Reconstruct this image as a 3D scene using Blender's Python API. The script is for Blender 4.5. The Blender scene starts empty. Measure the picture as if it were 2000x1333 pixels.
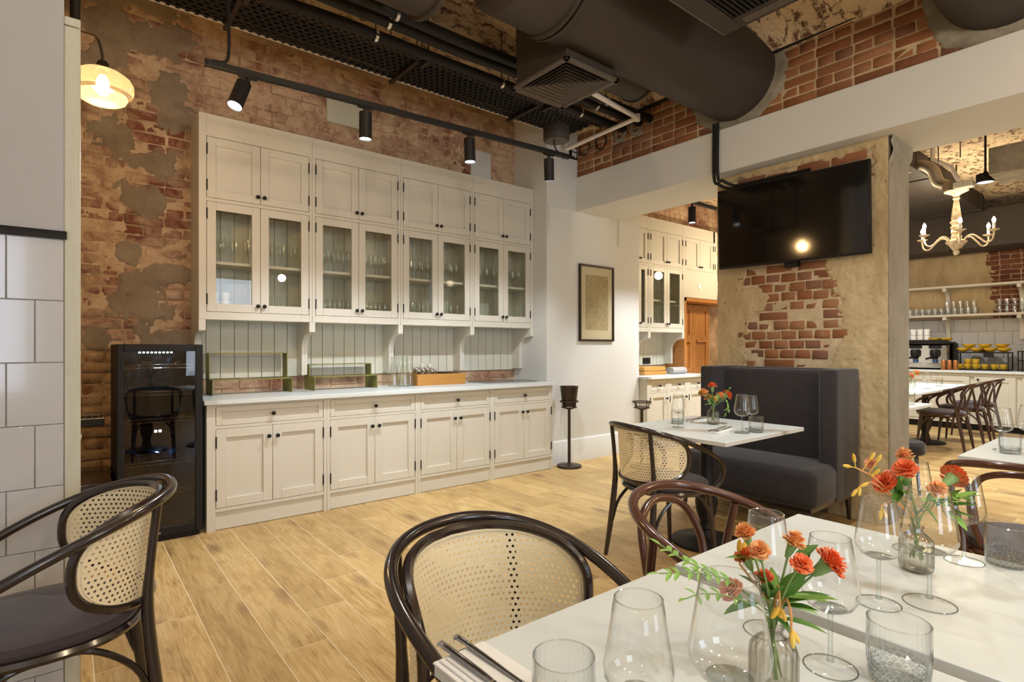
import bpy, bmesh, math, random
from mathutils import Vector, Matrix, noise
random.seed(7)
PI = math.pi
S = bpy.context.scene
COL = S.collection
# ---------------- camera, world, exposure, large lights ----------------
A0 = math.atan2(1354, 1085)                      # heading: +X runs along the cabinet wall, +Y towards it
cam = bpy.data.cameras.new('camera'); cam.sensor_width = 36; cam.lens = 36 * 1085 / 2000
cam.shift_y = (679 - 666.5) / 2000; cam.clip_start = .02
co = bpy.data.objects.new('camera', cam); COL.objects.link(co)
co.location = (0, 0, 1.25); co.rotation_euler = (PI / 2, 0, A0 - PI / 2)
S.camera = co
S.view_settings.view_transform = 'Standard'; S.view_settings.look = 'None'
S.view_settings.exposure = 0.10; S.view_settings.gamma = 1; S.view_settings.use_curve_mapping = False
S.cycles.transparent_max_bounces = 24; S.cycles.max_bounces = 9; S.cycles.diffuse_bounces = 4
S.cycles.glossy_bounces = 4; S.cycles.transmission_bounces = 8; S.cycles.sample_clamp_indirect = 6
S.cycles.caustics_reflective = False; S.cycles.caustics_refractive = False
W = bpy.data.worlds.new('world'); S.world = W; W.use_nodes = True
W.node_tree.nodes['Background'].inputs[0].default_value = (.62, .74, 1, 1)
W.node_tree.nodes['Background'].inputs[1].default_value = 1.0
FC = (math.cos(A0), math.sin(A0)); RC = (math.sin(A0), -math.cos(A0))
def seen(x, y, z, m=30):
    d = x * FC[0] + y * FC[1]
    if d < .1: return 0
    px = 1000 + 1085 * (x * RC[0] + y * RC[1]) / d; py = 679 - 1085 * (z - 1.25) / d
    return 1 / d if (-m < px < 2000 + m and -m < py < 1333 + m) else 0
def light(name, kind, loc, power, col, aim=None, **kw):
    l = bpy.data.lights.new(name, kind); l.energy = power; l.color = col
    for k, v in kw.items(): setattr(l, k, v)
    o = bpy.data.objects.new(name, l); COL.objects.link(o); o.location = loc
    if aim is not None: o.rotation_euler = (Vector(aim) - Vector(loc)).to_track_quat('-Z', 'Y').to_euler()
    return o
WARM = (1, .80, .58); NEUT = (.96, 1, .97)
# ceiling lamps of the dining side (above and behind the camera): a row of downlights over the tables
for x, y, p in ((.5, -.9, 105), (2.4, -.5, 22), (1.2, 1.9, 52), (3.1, 1.4, 210), (-.7, .4, 9)):
    light('ceiling_downlight', 'SPOT', (x, y, 3.15), p * .70, NEUT, (x, y, 0), spot_size=math.radians(105), spot_blend=.8, shadow_soft_size=.07)
# daylight from the street windows behind the camera
light('window_daylight', 'AREA', (-1.2, -3.9, 1.7), 55, (.70, .82, 1), (-.8, 3, 1.4), shape='RECTANGLE', size=1.6, size_y=2.0)
light('window_daylight', 'AREA', (2.6, -3.9, 1.7), 55, (.70, .82, 1), (2.6, 3, 1.4), shape='RECTANGLE', size=1.6, size_y=2.0)
# unseen warm fill lights added to brighten ceiling and upper walls, both rooms
for x, y, z, p in ((-1.3, -.4, 2.35, 10), (.9, -1.3, 2.4, 36), (2.9, -.9, 2.45, 40), (-1.2, -2.2, 2.4, 20), (6.3, -.8, 2.4, 55), (7.4, 3.6, 2.4, 45)):
    light('warm_fill', 'POINT', (x, y, z), p * 1.12, (1, .78, .51), shadow_soft_size=.06)
for x, y, p in ((1.2, 1.75, 22), (2.3, .3, 15)):
    light('vault_fill', 'POINT', (x, y, 3.02), p, (1, .80, .55), shadow_soft_size=.06)  # unseen point lights added above the frame to brighten vault and upper bricks
# second room
for x, y, p in ((6.2, 3.2, 60), (7.6, 2.2, 55), (9.4, 2.6, 60), (6.0, .6, 50), (8.6, 1.0, 50)):
    light('ceiling_downlight', 'SPOT', (x, y, 2.9), p * 3.3, NEUT, (x, y, 0), spot_size=math.radians(115), spot_blend=.8, shadow_soft_size=.07)
# ---------------- mesh helpers ----------------
class MB:
    def __init__(s): s.v = []; s.f = []; s.M = None
    def add(s, vs, fs):
        b = len(s.v)
        s.v += [tuple(s.M @ Vector(p)) for p in vs] if s.M is not None else [tuple(p) for p in vs]
        s.f += [tuple(b + i for i in f) for f in fs]; return s
    def box(s, x0, x1, y0, y1, z0, z1, c=0):
        if c <= 0:
            v = [(x, y, z) for x in (x0, x1) for y in (y0, y1) for z in (z0, z1)]
            return s.add(v, [(0, 1, 3, 2), (4, 6, 7, 5), (0, 4, 5, 1), (2, 3, 7, 6), (0, 2, 6, 4), (1, 5, 7, 3)])
        X = (x0, x1); Y = (y0, y1); Z = (z0, z1); v = []; sg = (1, -1)
        idx = {}
        for i in (0, 1):
            for j in (0, 1):
                for k in (0, 1):
                    for a in range(3):
                        idx[i, j, k, a] = len(v)
                        v.append((X[i] + (0 if a == 0 else c * sg[i]), Y[j] + (0 if a == 1 else c * sg[j]), Z[k] + (0 if a == 2 else c * sg[k])))
        f = []
        for i in (0, 1):
            f.append([idx[i, j, k, 0] for j, k in (((0, 0), (0, 1), (1, 1), (1, 0)) if i == 0 else ((0, 0), (1, 0), (1, 1), (0, 1)))])
            f.append([idx[j, i, k, 1] for j, k in (((0, 0), (1, 0), (1, 1), (0, 1)) if i == 0 else ((0, 0), (0, 1), (1, 1), (1, 0)))])
            f.append([idx[j, k, i, 2] for j, k in (((0, 0), (0, 1), (1, 1), (1, 0)) if i == 0 else ((0, 0), (1, 0), (1, 1), (0, 1)))])
        for i in (0, 1):
            for j in (0, 1):
                f.append([idx[i, j, 0, 0], idx[i, j, 1, 0], idx[i, j, 1, 1], idx[i, j, 0, 1]])
                f.append([idx[i, 0, j, 0], idx[i, 1, j, 0], idx[i, 1, j, 2], idx[i, 0, j, 2]])
                f.append([idx[0, i, j, 1], idx[1, i, j, 1], idx[1, i, j, 2], idx[0, i, j, 2]])
        for i in (0, 1):
            for j in (0, 1):
                for k in (0, 1): f.append([idx[i, j, k, a] for a in range(3)])
        return s.add(v, f)
    def tube(s, pts, r, n=8, closed=False, cap=True, flat=1.0, up=None):
        P = [Vector(p) for p in pts]; m = len(P); R_ = r if isinstance(r, (list, tuple)) else [r] * m
        T = []
        for i in range(m):
            a = P[(i - 1) % m] if (closed or i) else P[0]; b = P[(i + 1) % m] if (closed or i < m - 1) else P[-1]
            T.append((b - a).normalized())
        u = Vector(up) if up else (Vector((0, 0, 1)) if abs(T[0].z) < .9 else Vector((1, 0, 0)))
        u = (u - T[0] * u.dot(T[0])).normalized(); v = []
        for i in range(m):
            u = (u - T[i] * u.dot(T[i])); u = u.normalized() if u.length > 1e-6 else Vector((1, 0, 0)); w = T[i].cross(u)
            for k in range(n):
                a = 2 * PI * k / n; v.append(P[i] + (u * math.cos(a) * flat + w * math.sin(a)) * R_[i])
        f = []
        for i in range(m if closed else m - 1):
            j = (i + 1) % m
            for k in range(n): f.append((i * n + k, i * n + (k + 1) % n, j * n + (k + 1) % n, j * n + k))
        if cap and not closed: f.append(tuple(range(n))[::-1]); f.append(tuple((m - 1) * n + k for k in range(n)))
        return s.add(v, f)
    def lathe(s, prof, n=16, c=(0, 0, 0), cap=(True, True), wob=None):
        v = []; f = []; m = len(prof)
        for i, (r, z) in enumerate(prof):
            for k in range(n):
                a = 2 * PI * k / n; rr = r * (1 + (wob(a, z) if wob else 0))
                v.append((c[0] + rr * math.cos(a), c[1] + rr * math.sin(a), c[2] + z))
        for i in range(m - 1):
            for k in range(n): f.append((i * n + k, i * n + (k + 1) % n, (i + 1) * n + (k + 1) % n, (i + 1) * n + k))
        if cap[0]: f.append(tuple(range(n))[::-1])
        if cap[1]: f.append(tuple((m - 1) * n + k for k in range(n)))
        return s.add(v, f)
    def prism(s, poly, a0, a1, axis='x'):
        n = len(poly)
        def P(a, p): return {'x': (a, p[0], p[1]), 'y': (p[0], a, p[1]), 'z': (p[0], p[1], a)}[axis]
        v = [P(a0, p) for p in poly] + [P(a1, p) for p in poly]
        return s.add(v, [tuple(range(n))[::-1], tuple(range(n, 2 * n))] + [(i, (i + 1) % n, n + (i + 1) % n, n + i) for i in range(n)])
    def data(s, name, m, ang=38):
        me = bpy.data.meshes.new(name); me.from_pydata(s.v, [], s.f)
        bm = bmesh.new(); bm.from_mesh(me); bmesh.ops.recalc_face_normals(bm, faces=bm.faces); bm.to_mesh(me); bm.free()
        if m: me.materials.append(m)
        me.shade_smooth(); me.set_sharp_from_angle(angle=math.radians(ang)); return me
    def build(s, name, m, parent=None, ang=38, loc=None, rot=None):
        return put(name, s.data(name, m, ang), parent, loc, rot)
def put(name, me, parent=None, loc=None, rot=None):
    o = bpy.data.objects.new(name, me); COL.objects.link(o); o.parent = parent
    if loc: o.location = loc
    if rot: o.rotation_euler = rot
    return o
def tag(o, label=None, cat=None, group=None, kind=None):
    for k, v in (('label', label), ('category', cat), ('group', group), ('kind', kind)):
        if v: o[k] = v
    return o
def th(name, label, cat, loc=(0, 0, 0), rz=0, group=None):
    o = bpy.data.objects.new(name, None); COL.objects.link(o); o.location = loc; o.rotation_euler = (0, 0, rz); o.empty_display_size = .1
    return tag(o, label, cat, group)
def st(name, mb, m): return tag(mb.build(name, m), kind='structure')
def kids(o): return [c for c in ALLKIDS.get(o.name, [])]
def dup(root, loc=None, rz=None, label=None, group=None, parent=None):
    r = root.copy(); COL.objects.link(r)
    if parent is not None: r.parent = parent
    if loc is not None: r.location = loc
    if rz is not None: r.rotation_euler = (0, 0, rz)
    if label: r['label'] = label
    if group: r['group'] = group
    for ch in root.children: dup(ch, parent=r)
    return r
def bez(p, n=8):
    """smooth curve through the points (Catmull-Rom)"""
    P = [Vector(q) for q in p]; out = []
    for i in range(len(P) - 1):
        a = P[i - 1] if i else P[0] * 2 - P[1]; b = P[i]; c = P[i + 1]; d = P[i + 2] if i + 2 < len(P) else P[-1] * 2 - P[-2]
        for k in range(n):
            t = k / n; out.append(.5 * ((2 * b) + (c - a) * t + (2 * a - 5 * b + 4 * c - d) * t * t + (3 * b - a - 3 * c + d) * t ** 3))
    return out + [P[-1]]
def fbm(x, y, z=0, o=4): return noise.fractal(Vector((x, y, z)), 1.0, 2.0, o, noise_basis='PERLIN_ORIGINAL')
def sheet(mask, height, u0, u1, v0, v1, nu, nv, to3):
    """relief sheet: cells where mask > 0; height tapers to nothing at the ragged edge"""
    mb = MB(); val = {}; ind = {}
    for i in range(nu + 1):
        for j in range(nv + 1):
            u = u0 + (u1 - u0) * i / nu; v = v0 + (v1 - v0) * j / nv; val[i, j] = (u, v, mask(u, v))
    def vi(k):
        if k not in ind:
            u, v, q = val[k]; ind[k] = len(mb.v); mb.v.append(to3(u, v, height(u, v) * max(-.3, min(1, q)) if q < 1 else height(u, v)))
        return ind[k]
    for i in range(nu):
        for j in range(nv):
            ks = [(i, j), (i + 1, j), (i + 1, j + 1), (i, j + 1)]
            if max(val[k][2] for k in ks) > 0: mb.f.append(tuple(vi(k) for k in ks))
    return mb
# ---------------- materials ----------------
class NT:
    def __init__(s, name):
        s.m = bpy.data.materials.new(name); s.m.use_nodes = True; s.t = s.m.node_tree; s.b = s.t.nodes['Principled BSDF']
    def n(s, typ, props=None, **inp):
        nd = s.t.nodes.new('ShaderNode' + typ)
        for k, v in (props or {}).items(): setattr(nd, k, v)
        for k, v in inp.items():
            k = k.replace('_', ' ')
            sock = nd.inputs[int(k[1:])] if k[0] == 'i' and k[1:].isdigit() else nd.inputs[k]
            s.set(sock, v)
        return nd
    def set(s, sock, v):
        if isinstance(v, bpy.types.NodeSocket): s.t.links.new(v, sock)
        elif isinstance(v, tuple) and len(v) == 3 and sock.type == 'RGBA': sock.default_value = (*v, 1)
        else: sock.default_value = v
    def P(s, **k):
        for a, v in k.items(): s.set(s.b.inputs[a.replace('_', ' ')], v)
    def math(s, op, a, b=0.0, clamp=False): return s.n('Math', {'operation': op, 'use_clamp': clamp}, i0=a, i1=b).outputs[0]
    def mix(s, f, a, b, blend='MIX'):
        nd = s.n('Mix', {'data_type': 'RGBA', 'blend_type': blend}); s.set(nd.inputs[0], f); s.set(nd.inputs[6], a); s.set(nd.inputs[7], b); return nd.outputs[2]
    def ramp(s, f, *st):
        nd = s.n('ValToRGB', Fac=f); e = nd.color_ramp.elements
        while len(e) < len(st): e.new(.5)
        for i, (p, c) in enumerate(st): e[i].position = p; e[i].color = (*c, 1) if isinstance(c, tuple) else (c, c, c, 1)
        return nd.outputs[0]
    def obj(s): return s.n('TexCoord').outputs['Object']
    def pos(s): return s.n('NewGeometry').outputs['Position']
    def rnd(s): return s.n('ObjectInfo').outputs['Random']
    def noise(s, vec, scale, detail=4, rough=.55, dist=0): return s.n('TexNoise', Vector=vec, Scale=scale, Detail=detail, Roughness=rough, Distortion=dist).outputs['Fac']
    def map(s, vec, loc=(0, 0, 0), scale=(1, 1, 1), rot=(0, 0, 0)):
        nd = s.n('Mapping', Vector=vec, Rotation=Vector(rot), Scale=Vector(scale)); s.set(nd.inputs['Location'], loc if isinstance(loc, bpy.types.NodeSocket) else Vector(loc)); return nd.outputs[0]
    def bump(s, h, strength=.3, dist=.01): s.P(Normal=s.n('Bump', Strength=strength, Distance=dist, Height=h).outputs[0])
def plain(name, col, rough=.5, metal=0, var=.08, vs=6, bump=0, bs=60, **kw):
    t = NT(name); n = t.noise(t.pos(), vs, 3)
    t.P(Base_Color=t.mix(n, tuple(c * (1 - var) for c in col), tuple(min(1, c * (1 + var)) for c in col)), Roughness=rough, Metallic=metal, **kw)
    if bump: t.bump(t.noise(t.pos(), bs, 3), bump, .004)
    return t.m
def emit(name, col, s):
    t = NT(name); t.P(Base_Color=(0, 0, 0), Emission_Color=col, Emission_Strength=s); return t.m
def glassm(name, tint=(.995, .997, .995), edge=(.34, .37, .36), rough=.01, ior=1.45, bumpf=None, pw=7.0, glow=0, fp=4.5):
    """thin clear glass: Fresnel reflection over tinted transmission, deeper tint where the wall is seen edge-on"""
    t = NT(name); t.t.nodes.remove(t.b)
    fac = t.n('LayerWeight', Blend=.5).outputs['Facing']; e = t.math('POWER', fac, pw)
    tr = t.n('BsdfTransparent', Color=t.mix(e, tint, edge)).outputs[0]; gl = t.n('BsdfGlossy', Color=(1, 1, 1), Roughness=rough)
    lw = t.n('LayerWeight', Blend=.5)
    if bumpf:
        b = t.n('Bump', Strength=.6, Distance=.004, Height=bumpf(t)).outputs[0]; t.set(gl.inputs['Normal'], b); t.set(lw.inputs['Normal'], b)
    r0 = ((ior - 1) / (ior + 1)) ** 2; fr = t.math('ADD', t.math('MULTIPLY', t.math('POWER', lw.outputs['Facing'], fp), 1 - r0), r0, True)
    out = t.n('MixShader', Fac=fr, i1=tr, i2=gl.outputs[0]).outputs[0]
    if glow: out = t.n('MixShader', Fac=glow, i1=out, i2=t.n('BsdfTranslucent', Color=tint).outputs[0]).outputs[0]
    t.t.links.new(out, t.t.nodes['Material Output'].inputs[0]); return t.m
def brickm(name, cols, wash, wcol, lo, hi, dark=None):
    """old brick: own hue per brick, worn faces, remains of limewash"""
    t = NT(name); p = t.pos(); r = t.rnd()
    base = t.ramp(r, *[(i / max(1, len(cols) - 1), c) for i, c in enumerate(cols)])
    base = t.mix(t.math('MULTIPLY', t.noise(p, 34, 5, .7), .55), base, tuple(c * .3 for c in cols[0]), 'MIX')
    w = t.noise(p, wash, 6, .68, .6); w2 = t.noise(p, wash * 7, 5, .7)
    f = t.ramp(t.math('ADD', t.math('MULTIPLY', w, .72), t.math('MULTIPLY', w2, .28)), (lo, 0.0), (hi, 1.0))
    wc = t.mix(t.noise(p, 11, 4), tuple(c * .72 for c in wcol), wcol)
    t.P(Base_Color=t.mix(f, base, wc), Roughness=.9)
    t.bump(t.math('ADD', t.noise(p, 90, 5, .7), t.math('MULTIPLY', f, .5)), .75, .006); return t.m
MT = {}
MT['brick_wash'] = brickm('brick_limewashed', [(.20, .055, .03), (.26, .085, .05), (.17, .06, .045), (.30, .10, .055), (.22, .09, .07)], 2.6, (.66, .47, .31), .38, .58)
MT['brick_red'] = brickm('brick_red', [(.30, .11, .04), (.38, .16, .06), (.27, .10, .05), (.42, .20, .09), (.24, .11, .07)], 3.0, (.58, .44, .29), .60, .80)
MT['brick_dark'] = brickm('brick_far', [(.20, .06, .03), (.27, .10, .05), (.16, .05, .03)], 2.5, (.45, .33, .22), .62, .85)
def mort(name, a, b, sc=8, bp=.8):
    t = NT(name); p = t.pos(); t.P(Base_Color=t.mix(t.ramp(t.noise(p, sc, 6, .7), (.35, 0.0), (.65, 1.0)), a, b), Roughness=.95)
    t.bump(t.noise(p, 70, 6, .75), bp, .008); return t.m
MT['mortar_wash'] = mort('mortar_limewashed', (.27, .17, .10), (.56, .40, .26), 3)
MT['mortar_light'] = mort('mortar_light', (.46, .34, .20), (.66, .53, .35))
MT['grey_render'] = mort('grey_cement_render', (.20, .15, .10), (.31, .245, .175), 5, .5)
MT['grey_ring'] = mort('pale_cement_ring', (.20, .18, .14), (.33, .30, .24), 9, .6)
def concr(name, a, b, c, pits):
    t = NT(name); p = t.pos(); q = t.map(p, scale=(1, 1, .35))
    col = t.mix(t.ramp(t.noise(q, 5, 6, .7), (.3, 0.0), (.7, 1.0)), a, b)
    pit = t.ramp(t.noise(t.map(p, scale=(1, 1, .6)), 26, 3, .6), (pits, 1.0), (pits + .05, 0.0))
    t.P(Base_Color=t.mix(pit, col, c), Roughness=.92); t.bump(t.math('SUBTRACT', t.noise(p, 60, 6, .7), pit), .7, .006); return t.m
MT['concrete'] = concr('bare_concrete', (.22, .20, .155), (.34, .315, .255), (.11, .09, .065), .28)
MT['sand_render'] = concr('sandy_old_render', (.40, .295, .155), (.60, .47, .28), (.26, .17, .08), .28)
def vaultm():
    t = NT('whitewashed_vault'); p = t.pos()
    br = t.n('TexBrick', Vector=t.map(p, rot=(0, 0, PI / 2)), Color1=(.24, .09, .05), Color2=(.17, .06, .035), Mortar=(.40, .30, .2), Scale=1.0, Mortar_Size=.008, Brick_Width=.25, Row_Height=.075).outputs[0]
    w = t.noise(t.map(p, scale=(1, 1.7, 1)), 9, 7, .75, .4); f = t.ramp(w, (.40, 0.0), (.47, 1.0))
    t.P(Base_Color=t.mix(f, br, t.mix(t.noise(p, 14), (.62, .48, .32), (.84, .68, .47))), Roughness=.95); t.bump(t.math('ADD', f, t.noise(p, 50, 5)), .8, .012); return t.m
MT['vault'] = vaultm()
MT['wall_white'] = plain('white_wall_paint', (.64, .65, .635), .75, var=.02, bump=.06, bs=120)
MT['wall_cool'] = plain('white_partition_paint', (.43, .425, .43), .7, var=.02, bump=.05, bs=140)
MT['cab'] = plain('cream_cabinet_paint', (.62, .60, .53), .42, var=.025, vs=3, bump=.05, bs=90)
MT['bead'] = plain('beadboard_paint', (.60, .595, .51), .5, var=.03)
MT['black'] = plain('black_painted_metal', (.009, .008, .0075), .55, var=.1, Specular_IOR_Level=.3)
MT['duct'] = plain('dark_brown_duct_paint', (.034, .025, .019), .65, var=.15, vs=2, bump=.1, bs=8)
MT['ducthi'] = plain('grey_brown_vent_paint', (.085, .068, .055), .5)
MT['steel'] = plain('brushed_steel', (.62, .61, .60), .25, 1, var=.1, vs=30)
MT['galv'] = plain('galvanised_steel', (.42, .38, .32), .42, 1, var=.12, vs=9)
MT['whitepipe'] = plain('white_plastic', (.78, .74, .68), .4)
MT['tile'] = plain('white_glazed_tile', (.52, .52, .53), .12, var=.015, Coat_Weight=.3)
MT['floor_grout'] = plain('cream_floor_grout', (.82, .70, .50), .9)
MT['grout'] = plain('grey_grout', (.33, .32, .32), .9)
def woodm(name, cols, sx=26, sy=1.6, knots=True, rough=.42, axis=1, dark=(.17, .085, .035)):
    t = NT(name); r = t.rnd(); o = t.obj()
    off = t.n('CombineXYZ', X=t.math('MULTIPLY', r, 37.0), Y=t.math('MULTIPLY', r, 91.0), Z=t.math('MULTIPLY', r, 53.0)).outputs[0]
    sc = [sx, sx, sx]; sc[axis] = sy
    big = t.noise(t.map(o, off, (3.2 if axis else 1.1, 1.1 if axis else 3.2, 3)), 2.0, 5, .6, 1.6)
    g = t.noise(t.map(o, off, tuple(sc)), 2.4, 5, .62, 1.2); fine = t.noise(t.map(o, off, tuple(c * (5 if i != axis else 2.5) for i, c in enumerate(sc))), 2.0, 3, .6)
    v = t.math('ADD', t.math('MULTIPLY', g, .46), t.math('ADD', t.math('MULTIPLY', big, .34), t.math('MULTIPLY', fine, .20)))
    col = t.ramp(v, (.33, cols[0]), (.5, cols[1]), (.66, cols[2]))
    col = t.mix(t.math('MULTIPLY', r, .42), col, tuple(c * .72 for c in cols[0]), 'MIX')
    if knots:
        k = t.n('TexVoronoi', Vector=t.map(o, off, (4.2 if axis else 1.6, 1.6 if axis else 4.2, 1)), Scale=1.0).outputs['Distance']
        col = t.mix(t.ramp(t.math('ADD', k, t.math('MULTIPLY', g, .12)), (.08, .9), (.30, 0.0)), col, dark)
    t.P(Base_Color=col, Roughness=t.math('ADD', t.math('MULTIPLY', g, .2), rough - .1)); t.bump(fine, .12, .002); return t.m
MT['plank'] = woodm('oak_look_plank', [(.27, .15, .045), (.55, .37, .145), (.73, .55, .27)])
MT['orange_wood'] = woodm('stripped_pine', [(.30, .11, .025), (.46, .20, .05), (.56, .28, .09)], 30, 1.5, False, .4, 2)
MT['crate_wood'] = woodm('golden_oak', [(.36, .15, .03), (.55, .27, .06), (.62, .34, .1)], 30, 2, False, .45, 0)
MT['pale_wood'] = woodm('pale_painted_wood', [(.50, .49, .38), (.58, .57, .46), (.64, .63, .53)], 14, .8, False, .5, 2)
MT['bent'] = plain('black_brown_bentwood', (.022, .014, .012), .22, var=.15, Coat_Weight=.4, Coat_Roughness=.12)
MT['bent_brown'] = plain('mahogany_bentwood', (.085, .03, .018), .24, var=.2, Coat_Weight=.4, Coat_Roughness=.12)
MT['bent_far'] = plain('dark_walnut_bentwood', (.045, .019, .012), .28, var=.2)
def canem():
    t = NT('woven_cane'); o = t.obj(); w = t.n('TexWave', {'wave_type': 'BANDS', 'bands_direction': 'DIAGONAL'}, Vector=o, Scale=160.0, Distortion=.3).outputs['Fac']
    t.P(Base_Color=t.mix(w, (.84, .71, .45), (.95, .87, .64)), Roughness=.5); t.bump(w, .5, .001); return t.m
MT['cane'] = canem()
def fabm(name, a, b, sc=900, rough=.95, sheen=.3):
    t = NT(name); o = t.pos(); n1 = t.noise(o, sc, 2); n2 = t.noise(o, 14, 4)
    t.P(Base_Color=t.mix(t.math('ADD', t.math('MULTIPLY', n1, .6), t.math('MULTIPLY', n2, .4)), a, b), Roughness=rough, Sheen_Weight=sheen, Sheen_Roughness=.4); t.bump(n1, .25, .001); return t.m
MT['seat'] = fabm('plum_grey_seat_fabric', (.030, .022, .026), (.075, .055, .060))
MT['velvet'] = fabm('charcoal_velvet', (.010, .008, .010), (.036, .031, .034), 220, .9, .25)
def marblem():
    t = NT('white_marble'); p = t.pos(); d = t.noise(p, 2.2, 6, .6, .5)
    w = t.n('TexWave', {'wave_type': 'BANDS', 'bands_direction': 'DIAGONAL', 'wave_profile': 'SIN'}, Vector=p, Scale=.55, Distortion=9.0, Detail=4.0, Detail_Scale=1.1, Detail_Roughness=.6).outputs['Fac']
    v = t.ramp(w, (.0, 1.0), (.045, .35), (.12, 0.0)); v = t.math('MULTIPLY', v, t.ramp(d, (.42, 0.0), (.6, 1.0)))
    t.P(Base_Color=t.mix(v, t.mix(d, (.62, .67, .68), (.68, .73, .74)), (.36, .33, .27)), Roughness=.32, Specular_IOR_Level=.35); return t.m
MT['marble'] = marblem()
MT['glass'] = glassm('clear_glass')
MT['glass_small'] = glassm('cabinet_glassware', (.975, .98, .965), (.55, .58, .52), .04, ior=1.7, pw=3)
MT['cut_small'] = glassm('stacked_cut_glass', (.95, .96, .94), (.6, .64, .6), .05, bumpf=lambda t: t.noise(t.map(t.obj(), scale=(120, 120, 60)), 1.0, 2))
MT['pane'] = glassm('window_pane_glass', (.97, .98, .95), (.7, .72, .68))
MT['glass_foot'] = glassm('clear_glass_foot', (.998, .999, .998), (.30, .33, .32), ior=1.15, pw=9, fp=8)
MT['glass_stem'] = glassm('clear_glass_stem', (.93, .95, .94), (.28, .31, .30), ior=1.6, pw=2.0)
MT['rim'] = glassm('bright_glass_rim', (.95, .97, .96), (.6, .63, .62), ior=2.6, pw=2)
MT['rim_dark'] = glassm('dark_glass_rim', (.62, .65, .63), (.25, .28, .27), ior=1.5, pw=1.2)
MT['facet'] = glassm('cut_glass_facets', (.80, .83, .83), (.35, .40, .41), .05, ior=2.2, pw=1.5)
MT['amber'] = glassm('amber_glass', (1, .90, .70), (.88, .58, .26), pw=1.5, glow=.03)
MT['smoke'] = glassm('smoked_glass', (.62, .55, .48), (.3, .27, .24), ior=1.5)
MT['cutg'] = glassm('cut_glass', (.98, .985, .985), (.32, .36, .37), .03, ior=1.55, bumpf=lambda t: t.noise(t.map(t.obj(), scale=(160, 160, 12)), 1.0, 2), pw=3.6)
MT['chrome'] = plain('polished_steel', (.72, .70, .67), .12, 1, var=.02)
MT['darkmetal'] = plain('dark_bronze_metal', (.05, .035, .026), .4, .6)
MT['green'] = plain('olive_green_metal', (.20, .20, .05), .5)
MT['white'] = plain('white_glaze', (.80, .79, .76), .25, var=.02)
MT['linen'] = plain('white_linen', (.82, .82, .81), .9, var=.03, bump=.3, bs=500)
MT['yellow'] = plain('mustard_yellow_glaze', (.62, .40, .03), .3, var=.1)
MT['copper'] = plain('copper_brown', (.42, .17, .06), .35, .6)
MT['screen'] = plain('black_screen_glass', (.006, .005, .005), .07, var=.02, Coat_Weight=.6, Coat_Roughness=.05)
MT['gap'] = plain('dark_joint', (.03, .025, .02), .9)
# ---------------- structure ----------------
# floor: grout slab + wood-look planks, long side along Y
floor = st('floor', MB().box(-3.2, 11.3, -4.1, 5.0, -.12, -.0012), MT['floor_grout'])
PW, PL, SX = .1985, 1.2, .0815
def plank_md(w, l, nm):
    mb = MB(); mb.box(-w / 2, w / 2, -l / 2, l / 2, -.008, 0, .0012); return mb.data(nm, MT['plank'])
pm = plank_md(PW - .0028, PL - .0028, 'plank')
vis, hid = [], []
for k in range(-17, 57):
    xc = SX + PW * (k + .5); y0 = 2.955 + .3 * (k - 1); y0 -= math.floor((y0 + 4.1) / PL) * PL
    for i in range(8):
        yc = y0 + PL * (i - .5)
        if yc + PL / 2 < -4.3 or yc - PL / 2 > 4.9: continue
        if yc - PL/2 < -4.1 or yc + PL/2 > 5.0:
            pass
        w = max(seen(xc, yy, 0, 60) for yy in (yc - .6, yc - .3, yc, yc + .3, yc + .6))
        if w and xc > 5.0 and yc < 0: w = 0
        (vis if w else hid).append((w, xc, yc))
vis.sort(reverse=True); hid += vis[300:]
for w, xc, yc in vis[:300]: put('plank', pm, floor, (xc, yc, 0), (0, 0, PI * random.randint(0, 1)))
mb = MB()
for w, xc, yc in hid:
    a, b = max(-4.1, yc - PL / 2 + .0014), min(4.99, yc + PL / 2 - .0014)
    if b - a > .02: mb.box(xc - PW / 2 + .0014, xc + PW / 2 - .0014, a, b, -.008, 0)
tag(mb.build('plank', MT['plank'], floor), kind='stuff')

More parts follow.
